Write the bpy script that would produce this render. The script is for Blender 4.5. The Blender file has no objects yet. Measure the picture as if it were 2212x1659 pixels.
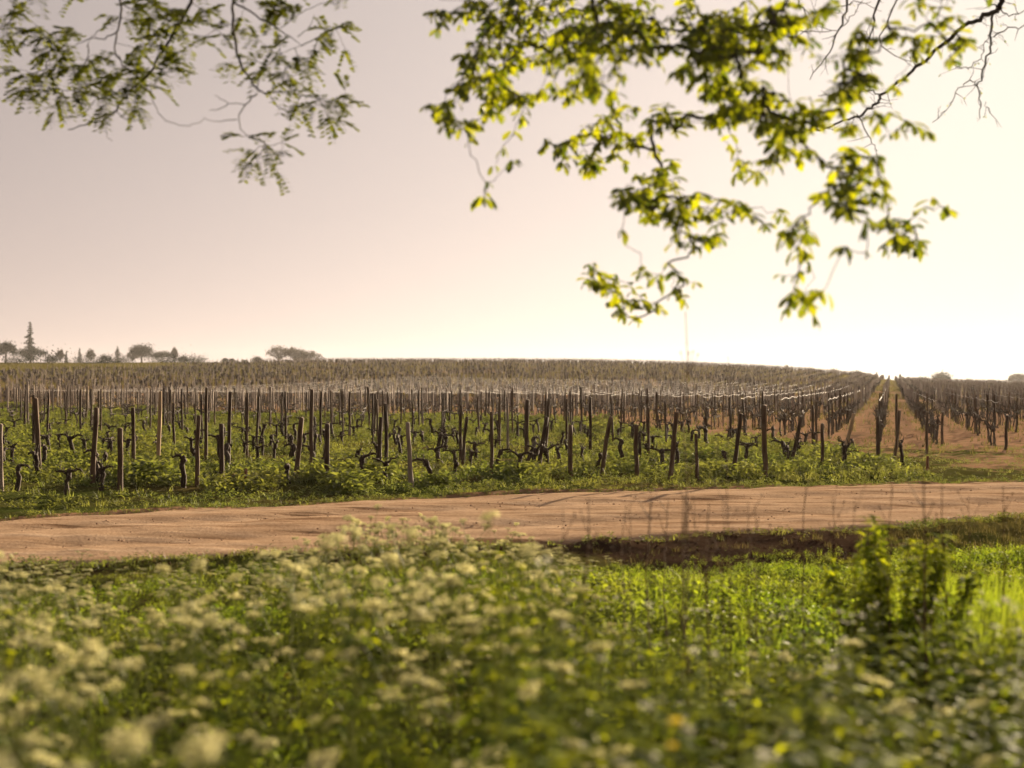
import bpy, math, random
import numpy as np
R = math.radians
SC = bpy.context.scene
COL = SC.collection
random.seed(7)
rng = np.random.default_rng(11)

# ------------------------------------------------------------------ camera
CAM_H = 1.70
FPX, CX, HY = 3072.0, 1106.0, 826.0          # focal length, centre and horizon on a 2212 px wide frame
cam = bpy.data.cameras.new('camera')
cam.lens = 50; cam.sensor_width = 36
cam.shift_y = -3.5 / 2212
cam.clip_start = 0.05; cam.clip_end = 6000
cam.dof.use_dof = True
cam.dof.focus_distance = 27.0
cam.dof.aperture_fstop = 1.6
camo = bpy.data.objects.new('camera', cam); COL.objects.link(camo)
camo.location = (0, 0, CAM_H); camo.rotation_euler = (R(90), 0, 0)
SC.camera = camo

# ------------------------------------------------------------------ light
SUN_AZ, SUN_EL = 27.0, 11.0                  # degrees clockwise from +Y, above the horizon
sd = (math.sin(R(SUN_AZ)) * math.cos(R(SUN_EL)), math.cos(R(SUN_AZ)) * math.cos(R(SUN_EL)), math.sin(R(SUN_EL)))
sun = bpy.data.lights.new('sun', 'SUN')
sun.energy = 5.0; sun.angle = R(0.6); sun.color = (1.0, 0.80, 0.56)
suno = bpy.data.objects.new('sun', sun); COL.objects.link(suno)
suno.rotation_euler = (R(90 - SUN_EL), 0, R(180 - SUN_AZ))
suno.location = (20, 40, 30)

W = bpy.data.worlds.new('World'); SC.world = W; W.use_nodes = True
nt = W.node_tree; nt.nodes.clear()
def N(t, **k):
    n = nt.nodes.new(t)
    for a, b in k.items(): setattr(n, a, b)
    return n
sky = N('ShaderNodeTexSky', sky_type='NISHITA', sun_disc=False)
sky.sun_elevation = R(SUN_EL); sky.sun_rotation = R(SUN_AZ)
sky.air_density = 1.0; sky.dust_density = 1.0; sky.ozone_density = 0.6; sky.altitude = 50
hs = N('ShaderNodeHueSaturation'); hs.inputs['Saturation'].default_value = 0.22; hs.inputs['Value'].default_value = 0.65
gm = N('ShaderNodeGamma'); gm.inputs['Gamma'].default_value = 0.38
nt.links.new(sky.outputs[0], gm.inputs['Color']); nt.links.new(gm.outputs[0], hs.inputs['Color'])
tint = N('ShaderNodeMix', data_type='RGBA', blend_type='MULTIPLY'); tint.inputs[0].default_value = 1
tint.inputs[7].default_value = (1.09, 0.92, 0.885, 1)
nt.links.new(hs.outputs[0], tint.inputs[6])
# forward-scattered light round the sun, and dust low over the horizon
tc = N('ShaderNodeTexCoord')
nrm = N('ShaderNodeVectorMath', operation='NORMALIZE'); nt.links.new(tc.outputs['Generated'], nrm.inputs[0])
dot = N('ShaderNodeVectorMath', operation='DOT_PRODUCT'); dot.inputs[1].default_value = sd
nt.links.new(nrm.outputs[0], dot.inputs[0])
def M(op, a, b=None, clamp=False):
    n = N('ShaderNodeMath', operation=op, use_clamp=clamp)
    for i, v in enumerate((a, b)):
        if v is None: continue
        if isinstance(v, (int, float)): n.inputs[i].default_value = v
        else: nt.links.new(v, n.inputs[i])
    return n.outputs[0]
d0 = M('MAXIMUM', dot.outputs['Value'], 0.0)
g1 = M('MULTIPLY', M('POWER', d0, 4.0), 1.5)
g2 = M('MULTIPLY', M('POWER', d0, 40.0), 0.5)
g = M('ADD', g1, g2)
sep = N('ShaderNodeSeparateXYZ'); nt.links.new(nrm.outputs[0], sep.inputs[0])
low = M('POWER', M('SUBTRACT', 1.0, M('ABSOLUTE', sep.outputs['Z']), True), 7.0)
lo = M('MULTIPLY', low, 0.8)
def scalecol(c, f):
    n = N('ShaderNodeVectorMath', operation='SCALE'); n.inputs[0].default_value = c
    nt.links.new(f, n.inputs['Scale']); return n.outputs[0]
def addv(a, b):
    n = N('ShaderNodeVectorMath', operation='ADD'); nt.links.new(a, n.inputs[0]); nt.links.new(b, n.inputs[1]); return n.outputs[0]
tot = addv(addv(tint.outputs[2], scalecol((1.0, 0.89, 0.79), g)), scalecol((1.0, 0.69, 0.53), lo))
bg = N('ShaderNodeBackground'); bg.inputs['Strength'].default_value = 0.0835
sp = N('ShaderNodeSeparateXYZ'); nt.links.new(tot, sp.inputs[0]); cb = N('ShaderNodeCombineXYZ')
for i, cap in enumerate((3.50, 3.20, 2.76)):                  # a hazy sky does not get brighter than its own dust
    mn = N('ShaderNodeMath', operation='SMOOTH_MIN'); nt.links.new(sp.outputs[i], mn.inputs[0]); mn.inputs[1].default_value = cap; mn.inputs[2].default_value = 1.2
    nt.links.new(mn.outputs[0], cb.inputs[i])
nt.links.new(cb.outputs[0], bg.inputs['Color'])
wo = N('ShaderNodeOutputWorld'); nt.links.new(bg.outputs[0], wo.inputs['Surface'])

SC.view_settings.view_transform = 'Standard'; SC.view_settings.look = 'None'
SC.view_settings.exposure = 1.8; SC.view_settings.gamma = 1.0
SC.render.engine = 'CYCLES'
cy = SC.cycles
cy.use_denoising = True; cy.max_bounces = 6; cy.diffuse_bounces = 3; cy.glossy_bounces = 2
cy.transmission_bounces = 4; cy.volume_bounces = 0; cy.transparent_max_bounces = 4
cy.sample_clamp_indirect = 6; cy.caustics_reflective = False; cy.caustics_refractive = False

# ------------------------------------------------------------------ helpers
def at(px, py, d):
    """Point on the ray of a photograph position (2212 px wide) at depth d metres."""
    return np.array([(px - CX) / FPX * d, d, CAM_H - (py - HY) / FPX * d])

def ext(x, xp, yp):
    x = np.asarray(x, float)
    y = np.interp(x, xp, yp)
    s0 = (yp[1] - yp[0]) / (xp[1] - xp[0]); s1 = (yp[-1] - yp[-2]) / (xp[-1] - xp[-2])
    y = np.where(x < xp[0], yp[0] + (x - xp[0]) * s0, y)
    return np.where(x > xp[-1], yp[-1] + (x - xp[-1]) * s1, y)

_lat = np.random.default_rng(5).random((256, 256))
def vnoise(x, y, s=1.0, k=0):
    x = np.asarray(x, float) / s + 17.3 * k + 1000; y = np.asarray(y, float) / s + 9.1 * k + 1000
    xi = np.floor(x).astype(int); yi = np.floor(y).astype(int)
    fx = x - xi; fy = y - yi; fx = fx * fx * (3 - 2 * fx); fy = fy * fy * (3 - 2 * fy)
    g = lambda a, b: _lat[a % 256, b % 256]
    return (g(xi, yi) * (1 - fx) + g(xi + 1, yi) * fx) * (1 - fy) + (g(xi, yi + 1) * (1 - fx) + g(xi + 1, yi + 1) * fx) * fy
def sstep(t):
    t = np.clip(t, 0, 1); return t * t * (3 - 2 * t)

class Big:
    """Collects numpy geometry and links it as ONE mesh object."""
    def __init__(s): s.V = []; s.F = []; s.n = 0
    def add(s, V, F):
        V = np.asarray(V, float).reshape(-1, 3); F = np.asarray(F, int)
        s.V.append(V); s.F.append(F + s.n); s.n += len(V)
    def stamp(s, V, F, loc, rz, sc, tilt=None):
        """copies of a proto (V, F) at loc (n,3), turned by rz, scaled by sc (n,) or (n,3)"""
        loc = np.asarray(loc, float); n = len(loc)
        if n == 0: return
        sc = np.asarray(sc, float)
        if sc.ndim == 1: sc = np.repeat(sc[:, None], 3, 1)
        P = V[None] * sc[:, None, :]
        c, q = np.cos(rz)[:, None], np.sin(rz)[:, None]
        X = P[..., 0] * c - P[..., 1] * q; Y = P[..., 0] * q + P[..., 1] * c; Z = P[..., 2]
        if tilt is not None:
            X = X + Z * tilt[:, 0:1]; Y = Y + Z * tilt[:, 1:2]
        P = np.stack([X, Y, Z], -1) + loc[:, None, :]
        FF = (F[None] + (np.arange(n) * len(V))[:, None, None]).reshape(-1, F.shape[1])
        s.add(P.reshape(-1, 3), FF)
    def mesh(s, name, mats, smooth=False, attr=None):
        me = bpy.data.meshes.new(name)
        V = np.concatenate(s.V) if s.V else np.zeros((0, 3))
        tot = np.concatenate([np.full(len(f), f.shape[1]) for f in s.F]) if s.F else np.zeros(0, int)
        idx = np.concatenate([f.ravel() for f in s.F]) if s.F else np.zeros(0, int)
        me.vertices.add(len(V)); me.vertices.foreach_set('co', V.astype(np.float32).ravel())
        me.loops.add(len(idx)); me.loops.foreach_set('vertex_index', idx.astype(np.int32))
        me.polygons.add(len(tot))
        st = np.concatenate([[0], np.cumsum(tot)[:-1]]) if len(tot) else tot
        me.polygons.foreach_set('loop_start', st.astype(np.int32))
        me.polygons.foreach_set('loop_total', tot.astype(np.int32))
        if smooth: me.polygons.foreach_set('use_smooth', np.ones(len(tot), bool))
        me.update(calc_edges=True)
        for m in (mats if isinstance(mats, (list, tuple)) else [mats]): me.materials.append(m)
        return me
    def obj(s, name, mats, parent=None, smooth=False, loc=None):
        o = bpy.data.objects.new(name, s.mesh(name, mats, smooth)); COL.objects.link(o)
        if parent is not None: o.parent = parent
        if loc is not None: o.location = loc
        return o

def tag(o, label=None, cat=None, group=None, kind=None):
    if label: o['label'] = label
    if cat: o['category'] = cat
    if group: o['group'] = group
    if kind: o['kind'] = kind
    return o
def empty(name, loc, rz=0.0, sc=1.0):
    o = bpy.data.objects.new(name, None); COL.objects.link(o)
    o.location = loc; o.rotation_euler = (0, 0, rz); o.scale = (sc, sc, sc); o.empty_display_size = 0.1
    return o
def copy_tree(o, parent=None):
    c = o.copy(); COL.objects.link(c)
    if parent is not None: c.parent = parent
    for ch in KIDS.get(o.name, ()): copy_tree(ch, c)
    return c
KIDS = {}
def kid(o):
    KIDS.setdefault(o.parent.name, []).append(o); return o

def tube(pts, rad, sides=6, cap=True, rot=0.0):
    """tapered tube along pts: (V, quads F)"""
    P = np.asarray(pts, float); n = len(P)
    rad = np.broadcast_to(np.asarray(rad, float), (n,))
    T = np.gradient(P, axis=0); T /= np.linalg.norm(T, axis=1)[:, None] + 1e-9
    up = np.array([0.31, 0.17, 0.93]) if abs(T[0][2]) < 0.9 else np.array([1.0, 0.1, 0.05])
    A = np.cross(T, up); A /= np.linalg.norm(A, axis=1)[:, None] + 1e-9
    B = np.cross(T, A)
    a = np.arange(sides) * 2 * math.pi / sides + rot
    V = P[:, None] + rad[:, None, None] * (np.cos(a)[None, :, None] * A[:, None] + np.sin(a)[None, :, None] * B[:, None])
    V = V.reshape(-1, 3); F = []
    for i in range(n - 1):
        for j in range(sides):
            k = (j + 1) % sides
            F.append((i * sides + j, i * sides + k, (i + 1) * sides + k, (i + 1) * sides + j))
    if cap:
        V = np.concatenate([V, P[-1:] + T[-1:] * rad[-1] * 0.3]); c = len(V) - 1; o = (n - 1) * sides
        for j in range(sides): F.append((o + j, o + (j + 1) % sides, c, c))
    F = np.array(F)
    return V, F
def addtube(B, pts, rad, sides=6, cap=False):
    V, F = tube(pts, rad, sides, cap)
    if cap:
        tri = F[:, 2] == F[:, 3]
        n0 = B.n; B.V.append(V); B.n += len(V); B.F.append(F[~tri] + n0); B.F.append(F[tri][:, :3] + n0)
    else: B.add(V, F)

# ------------------------------------------------------------------ materials
class Mat:
    def __init__(s, name):
        s.m = bpy.data.materials.new(name); s.m.use_nodes = True; s.t = s.m.node_tree; s.t.nodes.clear()
    def n(s, t, inp=None, **k):
        x = s.t.nodes.new(t)
        for a, b in k.items(): setattr(x, a, b)
        for a, b in (inp or {}).items():
            if hasattr(b, 'links') or isinstance(b, bpy.types.NodeSocket): s.t.links.new(b, x.inputs[a])
            else: x.inputs[a].default_value = b
        return x
    def ramp(s, fac, stops):
        r = s.n('ShaderNodeValToRGB', {0: fac}); e = r.color_ramp.elements
        while len(e) < len(stops): e.new(0.5)
        for x, (p, c) in zip(e, stops): x.position = p; x.color = (*c, 1)
        return r.outputs[0]
    def noise(s, scale, detail=4, vec=None, rough=0.6):
        i = {'Scale': scale, 'Detail': detail, 'Roughness': rough}
        if vec is not None: i['Vector'] = vec
        return s.n('ShaderNodeTexNoise', i).outputs[0]
    def mix(s, f, a, b, bt='MIX'):
        x = s.n('ShaderNodeMix', data_type='RGBA', blend_type=bt)
        for i, v in ((0, f), (6, a), (7, b)):
            if isinstance(v, bpy.types.NodeSocket): s.t.links.new(v, x.inputs[i])
            else: x.inputs[i].default_value = v if i == 0 else (*v, 1)
        return x.outputs[2]
    def out(s, sh, disp=None):
        o = s.n('ShaderNodeOutputMaterial', {0: sh}); return s.m

def leafmat(name, c1, c2, tr, tmul=(1.5, 1.7, 0.6), gloss=0.06, patch=None, spec_rough=0.5):
    k = Mat(name); g = k.n('ShaderNodeNewGeometry')
    col = k.mix(g.outputs['Random Per Island'], c1, c2)
    if patch:
        p = k.n('ShaderNodeNewGeometry').outputs['Position']
        f = k.ramp(k.noise(patch[0], 3, p), ((0.35, (0, 0, 0)), (0.65, (1, 1, 1))))
        col = k.mix(f, col, patch[1], 'MIX') if len(patch) < 3 else k.mix(f, col, k.mix(0.5, col, patch[1]))
    tc_ = k.mix(1.0, col, tmul, 'MULTIPLY')
    df = k.n('ShaderNodeBsdfDiffuse', {'Color': col}); tl = k.n('ShaderNodeBsdfTranslucent', {'Color': tc_})
    mx = k.n('ShaderNodeMixShader', {0: tr, 1: df.outputs[0], 2: tl.outputs[0]})
    gl = k.n('ShaderNodeBsdfGlossy', {'Roughness': spec_rough, 'Color': (0.9, 0.9, 0.9, 1)})
    m2 = k.n('ShaderNodeMixShader', {0: gloss, 1: mx.outputs[0], 2: gl.outputs[0]})
    return k.out(m2.outputs[0])
def solid(name, c1, c2, scale=20, rough=0.85, bump=0.3, stretch=(1, 1, 1), spec=0.2, island=False):
    k = Mat(name); tcn = k.n('ShaderNodeTexCoord')
    mp = k.n('ShaderNodeMapping', {0: tcn.outputs['Object'], 3: stretch})
    f = k.noise(scale, 5, mp.outputs[0])
    col = k.ramp(f, ((0.3, c1), (0.7, c2)))
    if island:
        ob = k.n('ShaderNodeObjectInfo').outputs['Random']
        col = k.mix(ob, k.mix(1.0, col, (0.62, 0.60, 0.58), 'MULTIPLY'), k.mix(1.0, col, (1.35, 1.25, 1.1), 'MULTIPLY'))
    b = k.n('ShaderNodeBump', {'Strength': bump, 'Distance': 0.02, 'Height': f})
    p = k.n('ShaderNodeBsdfPrincipled', {'Base Color': col, 'Roughness': rough, 'Specular IOR Level': spec, 'Normal': b.outputs[0]})
    return k.out(p.outputs[0])

M_POST = solid('weathered_wood', (0.042, 0.028, 0.018), (0.145, 0.098, 0.065), 14, stretch=(1, 1, 0.12), bump=0.6, island=True)
M_POSTP = solid('pale_new_wood', (0.30, 0.20, 0.11), (0.45, 0.31, 0.18), 14, stretch=(1, 1, 0.12), bump=0.4)
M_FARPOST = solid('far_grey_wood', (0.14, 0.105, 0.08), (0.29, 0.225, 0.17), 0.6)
M_VINE = solid('vine_bark', (0.030, 0.020, 0.014), (0.085, 0.058, 0.038), 30, stretch=(1, 1, 0.3), bump=0.8)
M_CANE = solid('vine_cane', (0.12, 0.07, 0.035), (0.22, 0.14, 0.08), 20)
M_BARK = solid('tree_bark', (0.035, 0.028, 0.022), (0.10, 0.08, 0.06), 18, bump=0.8)
M_WIRE = solid('dull_wire', (0.34, 0.30, 0.26), (0.48, 0.43, 0.37), 3, rough=0.7, spec=0.5)
M_STALK = solid('dry_stalk', (0.06, 0.030, 0.016), (0.14, 0.075, 0.04), 20)
M_STONE = solid('pebble', (0.28, 0.18, 0.12), (0.48, 0.34, 0.24), 3, spec=0, rough=1)
M_CLOD = solid('soil_clod', (0.035, 0.020, 0.012), (0.095, 0.056, 0.034), 4, spec=0, rough=1)
M_OAK = leafmat('oak_leaf', (0.032, 0.055, 0.008), (0.17, 0.195, 0.016), 0.52, (2.7, 2.4, 0.35), 0.05)
M_ROB = leafmat('robinia_leaf', (0.030, 0.042, 0.012), (0.11, 0.13, 0.018), 0.45, (2.5, 2.3, 0.4), 0.05)
M_GRASS = leafmat('meadow_blade', (0.060, 0.100, 0.013), (0.215, 0.260, 0.037), 0.48, (1.95, 2.1, 0.6), 0.03, (0.7, (0.18, 0.15, 0.05), 1))
M_WEED = leafmat('vineyard_weed', (0.052, 0.074, 0.024), (0.175, 0.195, 0.072), 0.42, (2.1, 2.1, 0.8), 0.04, (0.35, (0.15, 0.13, 0.05), 1))
M_HERB = leafmat('herb_leaf', (0.060, 0.095, 0.012), (0.25, 0.29, 0.030), 0.5, (2.3, 2.1, 0.5), 0.02)
M_STEM = leafmat('green_stem', (0.14, 0.17, 0.04), (0.24, 0.25, 0.07), 0.35, (1.6, 1.6, 0.8), 0.04)
M_UMB = leafmat('cream_floret', (0.56, 0.55, 0.29), (0.78, 0.76, 0.47), 0.45, (1.1, 1.05, 0.9), 0.02)
M_WHITE = leafmat('white_petal', (0.50, 0.49, 0.38), (0.70, 0.68, 0.56), 0.4, (1.0, 1.0, 1.0), 0.02)
M_DRYG = leafmat('dry_row_grass', (0.060, 0.055, 0.026), (0.135, 0.115, 0.058), 0.3, (1.8, 1.7, 0.8), 0.0)
M_YEL = leafmat('yellow_petal', (0.75, 0.62, 0.06), (0.85, 0.72, 0.12), 0.45, (1, 1, 1), 0.02)
M_RED = leafmat('red_petal', (0.7, 0.09, 0.02), (0.8, 0.14, 0.03), 0.45, (1, 1, 1), 0.02)
M_FARLEAF = leafmat('far_foliage', (0.010, 0.014, 0.008), (0.026, 0.033, 0.015), 0.06, (1.3, 1.3, 0.8), 0.02)
M_BUDS = leafmat('budding_twigs', (0.07, 0.055, 0.042), (0.12, 0.10, 0.07), 0.15, (1.2, 1.1, 0.9), 0.02)

# ------------------------------------------------------------------ terrain
ROAD_FAR = ([-6.3, -3.0, 0.0, 4.4, 8.8], [17.5, 20.0, 21.6, 23.2, 24.4])
ROAD_NEAR = ([-4.7, -2.15, 0.0, 0.72, 4.1, 6.7], [13.1, 14.1, 14.9, 15.3, 16.7, 18.4])
BND2 = ([-60, -32, -15, 0, 5, 8, 12.4, 16, 60], [105, 88, 75, 66, 54, 45, 36.5, 35, 33])
CRX = [-600, -300, -137, -50, 0, 24, 49, 67, 80, 92, 98, 104, 117, 137, 300]
CRZ = [12, 10.5, 6.7, 6.9, 6.9, 6.7, 6.0, 5.2, 4.4, 3.4, 2.7, 2.1, 1.6, 1.2, 0.6]
def road_far(x): return ext(x, *ROAD_FAR) + (vnoise(x, 0 * np.asarray(x), 1.1, 3) - .5) * 0.5
def road_near(x): return ext(x, *ROAD_NEAR) + (vnoise(x, 0 * np.asarray(x), 0.9, 4) - .5) * 0.4
def bnd2(x): return np.interp(x, *BND2)
def height(x, y, micro=True):
    x = np.asarray(x, float); y = np.asarray(y, float)
    S = sstep((y - 80) / 300)
    z = np.interp(x * 380 / np.maximum(y, 200), CRX, CRZ) * S
    ang = x / np.maximum(y, 1)
    wl = sstep((-0.10 - ang) / 0.06)
    far = sstep((y - 380) / 260)
    zl = z + np.clip((y - 380) / 320, 0, 1) * 4.6
    z = z * (1 - far) * (1 - wl) + zl * wl
    rn = road_near(x); rf = road_far(x)
    z = z - (0.08 + 0.04 * sstep((x - .2) / 1.5)) * sstep((rn - y) / (0.6 + 1.6 * sstep((x - .2) / 1.5) + 0.5 * vnoise(x, y, 1.3, 14)))
    z = z + 0.035 * (vnoise(x * .6, y, 0.28, 33) - .5) * sstep((rn - y) / .2) * sstep((y - rn + 2.4) / .5) * .6                      # the meadow lies a little below the track
    inroad = sstep((y - rn + 0.1) / 0.2) * sstep((rf + 0.1 - y) / 0.2)
    z = z - 0.06 * inroad
    if micro:
        near = 1 - sstep((y - 40) / 40)
        z = z + near * (1 - inroad) * ((vnoise(x, y, 0.55, 1) - .5) * 0.07 + (vnoise(x, y, 0.21, 2) - .5) * 0.035 + (vnoise(x, y, 3, 6) - .5) * 0.08)
    return z

def axis(parts):
    a = []
    for lo, hi, st in parts: a += list(np.arange(lo, hi, st))
    return np.array(a + [parts[-1][1]])
ys = axis([(-40, -4, 4), (-4, 9, 0.3), (9, 30, 0.14), (30, 60, 0.5), (60, 120, 1.5), (120, 420, 4), (420, 1500, 40)])
xh = axis([(0, 12, 0.16), (12, 30, 0.5), (30, 120, 3), (120, 400, 12), (400, 1500, 100)])
xs = np.concatenate([-xh[:0:-1], xh])
X, Y = np.meshgrid(xs, ys); Z = height(X, Y)
B = Big(); nx, ny = len(xs), len(ys)
ii = (np.arange(ny - 1)[:, None] * nx + np.arange(nx - 1)[None]).ravel()
B.add(np.stack([X, Y, Z], -1), np.stack([ii, ii + 1, ii + nx + 1, ii + nx], 1))

k = Mat('ground_soil_and_turf')
pos = k.n('ShaderNodeNewGeometry').outputs['Position']
at_s = k.n('ShaderNodeAttribute', attribute_name='soil').outputs['Fac']      # 0 turf, 1 bare earth
at_r = k.n('ShaderNodeAttribute', attribute_name='humus').outputs['Fac']     # dark turned soil
nf = k.noise(2.2, 6, pos); nb = k.noise(14, 5, pos); nl = k.noise(0.25, 4, pos)
turf = k.mix(nb, (0.030, 0.042, 0.010), (0.075, 0.085, 0.020))
turf = k.mix(k.ramp(nl, ((0.4, (0, 0, 0)), (0.65, (1, 1, 1)))), turf, k.mix(nb, (0.075, 0.060, 0.020), (0.14, 0.105, 0.04)))
earth = k.mix(nb, (0.22, 0.120, 0.068), (0.40, 0.25, 0.155))
dark = k.mix(nb, (0.025, 0.015, 0.010), (0.070, 0.044, 0.028))
fac = k.n('ShaderNodeMath', {0: at_s, 1: k.n('ShaderNodeMath', {0: nf, 1: 0.5}, operation='SUBTRACT').outputs[0]}, operation='ADD', use_clamp=True).outputs[0]
fac = k.ramp(fac, ((0.38, (0, 0, 0)), (0.62, (1, 1, 1))))
col = k.mix(at_r, k.mix(fac, turf, earth), dark)
bp = k.n('ShaderNodeBump', {'Strength': 0.7, 'Distance': 0.05, 'Height': nb})
p = k.n('ShaderNodeBsdfDiffuse', {'Color': col, 'Roughness': 0.0, 'Normal': bp.outputs[0]})
M_GROUND = k.out(p.outputs[0])
ground = B.obj('ground', M_GROUND, smooth=True)
tag(ground, 'rolling ground of turf and reddish vineyard soil', None, None, 'structure')
me = ground.data
b2 = bnd2(X)
soil = sstep((Y - b2 + 7) / 5) * 0.62
UX, UY = math.sin(R(14.9)), math.cos(R(14.9))
OFF = X * UY - Y * UX                                         # distance across the vine rows
soil = np.where(Y > 110, np.clip(soil - 0.12 * sstep((Y - 110) / 80), 0, 1), soil)
soil = np.where((X < -45) & (Y > 215), 0.30, soil)
soil = np.maximum(soil, sstep((X - 7) / 2.5) * sstep((Y - road_far(X) - .3) / 1) * (.42 + .4 * (vnoise(X, Y, 1.6, 41) - .5)) * (Y < 60))
soil = np.maximum(soil, 0.75 * sstep((0.5 - np.abs(Y - road_far(X))) / 0.5))
humus = sstep((0.15 + road_near(X) - Y) / 0.2) * sstep((Y - road_near(X) + 0.6 + 1.5 * sstep((X - 0.3) / 1.2) + 0.8 * (vnoise(X, Y, 0.9, 9) - .5)) / 0.5)
humus = np.clip(humus * sstep((4.9 - X) / 1.2), 0, 1)
for nm, v in (('soil', soil), ('humus', humus)):
    a = me.attributes.new(nm, 'FLOAT', 'POINT'); a.data.foreach_set('value', v.astype(np.float32).ravel())

# the track: a crowned strip with shallow ruts, its lip dropping to the meadow
rx = np.concatenate([np.arange(-70, -9, 1.0), np.arange(-9, 12, 0.09), np.arange(12, 70, 1.0)])
NV = 56
v = np.linspace(0, 1, NV)
lo, hi = road_near(rx), road_far(rx)
RXX = np.repeat(rx[:, None], NV, 1); RYY = lo[:, None] + (hi - lo)[:, None] * v[None]
prof = 0.05 * np.sin(math.pi * v) - 0.05 * np.exp(-((v - .28) / .06) ** 2) - 0.055 * np.exp(-((v - .66) / .06) ** 2)
edge = np.minimum(v, 1 - v)
RZ = 0.0 + prof[None] + (vnoise(RXX, RYY, 0.35, 7) - .5) * 0.022 + (vnoise(RXX * 0.5, RYY, 0.16, 8) - .5) * 0.014 - 0.085 * (1 - sstep(edge / 0.03))[None]
B = Big(); n1 = len(rx)
ii = (np.arange(n1 - 1)[:, None] * NV + np.arange(NV - 1)[None]).ravel()
B.add(np.stack([RXX, RYY, RZ], -1), np.stack([ii, ii + NV, ii + NV + 1, ii + 1], 1))
k = Mat('packed_sandy_track')
pos = k.n('ShaderNodeNewGeometry').outputs['Position']
st = k.n('ShaderNodeMapping', {0: pos, 2: (0, 0, R(-16)), 3: (0.30, 2.2, 1)}).outputs[0]
n1_, n2_, n3_ = k.noise(1.6, 6, st), k.noise(30, 5, pos), k.noise(0.5, 3, pos)
c = k.ramp(n1_, ((0.34, (0.20, 0.120, 0.072)), (0.44, (0.42, 0.285, 0.18)), (0.60, (0.52, 0.37, 0.25)), (0.78, (0.60, 0.45, 0.32))))
c = k.mix(k.ramp(n2_, ((0.35, (0, 0, 0)), (0.6, (1, 1, 1)))), k.mix(1.0, c, (0.72, 0.68, 0.64), 'MULTIPLY'), c)
c = k.mix(k.ramp(n3_, ((0.45, (0, 0, 0)), (0.7, (1, 1, 1)))), c, k.mix(1.0, c, (0.85, 0.82, 0.8), 'MULTIPLY'))
bp = k.n('ShaderNodeBump', {'Strength': 0.55, 'Distance': 0.02, 'Height': n2_})
bp2 = k.n('ShaderNodeBump', {'Strength': 0.6, 'Distance': 0.05, 'Height': n1_, 'Normal': bp.outputs[0]})
p = k.n('ShaderNodeBsdfDiffuse', {'Color': c, 'Roughness': 0.0, 'Normal': bp2.outputs[0]})
road = B.obj('dirt_road', k.out(p.outputs[0]), smooth=True)
tag(road, 'sandy dirt track crossing between the meadow and the vineyard', None, None, 'structure')

# ------------------------------------------------------------------ vineyard posts
def hz(x, y): return float(height(x, y, True))
def post_mesh(seed, mat, r=0.043, sides=9):
    q = np.random.default_rng(seed); n = 6
    zs = np.linspace(0, 1, n); P = np.stack([np.cumsum(q.normal(0, .006, n)), np.cumsum(q.normal(0, .006, n)), zs], 1); P[0, :2] = 0
    V, F = tube(P, r * (1 - .15 * zs), sides, True)
    a = np.arctan2(V[:, 1], V[:, 0]); V[:, :2] += (q.random((len(V), 2)) - .5) * r * .22
    V[-1, 2] = 1.0 + r * .1; V[-1 - sides:-1, 2] += (q.random(sides) - .5) * r * .5
    B = Big(); tri = F[:, 2] == F[:, 3]; B.V.append(V); B.n = len(V); B.F += [F[~tri], F[tri][:, :3]]
    return B.mesh('vineyard_post', mat)
PM = [post_mesh(s, M_POST) for s in range(7)]; PMP = post_mesh(40, M_POSTP)
# base x, base y, top x, top y on the photograph, thickness factor, pale?
POSTS = [(2,1066,3,916,1,1),(85,1032,76,860,1.15,0),(72,987,72,853,.8,0),(61,927,60,824,.9,1),(201,1050,209,881,1.05,0),(259,1071,259,925,1.05,0),
 (289,1013,288,881,1,0),(342,1020,349,846,.9,2),(354,930,355,838,.9,0),(173,948,173,842,.9,0),(145,915,146,835,.8,0),(425,1057,430,898,.9,0),(444,1004,445,838,.85,0),
 (480,1057,479,916,1,0),(492,1018,497,846,.85,0),(534,990,535,849,.7,0),(560,927,560,838,.9,0),(618,965,616,846,.8,0),(638,1043,651,902,1.1,0),
 (671,1008,672,842,1,0),(691,969,693,846,.8,0),(706,1050,705,916,1.05,0),(755,951,755,846,.95,0),(808,954,811,851,.9,0),(817,1032,822,901,.9,0),
 (835,1024,833,873,.9,0),(866,925,867,848,.8,0),(889,1056,882,913,.95,1),(913,932,912,848,.8,1),(958,922,958,851,.8,0),(995,1000,996,876,.9,0),
 (998,1014,1009,901,.85,0),(1062,1035,1062,890,.8,0),(1097,971,1097,862,.8,1),(1136,990,1138,864,1.2,0),(1163,1024,1182,901,1,0),(1178,978,1186,862,1,0),
 (1234,1035,1233,918,1,0),(1275,989,1275,858,.9,0),(1224,960,1223,862,.8,0),(1298,1031,1320,901,1,0),(1376,1040,1375,918,1,0),(1401,996,1401,880,.8,0),(1446,1042,1461,890,1,0),
 (1506,1038,1504,937,.8,0),(1526,966,1525,879,.8,0),(1582,1031,1602,894,1,0),(1652,1034,1650,876,1.15,0),(1706,1013,1731,901,1,0),(1757,977,1756,876,.8,0),(1776,1020,1776,915,.85,0),
 (1818,1006,1847,894,1,2),(1899,1009,1897,899,1,0),(1932,995,1943,887,.9,0),(2002,982,2003,890,.8,0),(2034,962,2036,890,.9,0),(2172,977,2175,897,.9,0)]
posts = []                                                     # x, y, top x, top z, fat, pale, tilt
for bx, by, tx, ty, fat, pale in POSTS:
    d = 1.72 * FPX / (by - HY); b = at(bx, by, d); b[2] = hz(b[0], b[1]) - 0.04; t = at(tx, ty, d)
    posts.append([b, t - b, fat, pale])
UV_ = np.array([UX, UY]); NV_ = np.array([UY, -UX])
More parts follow.
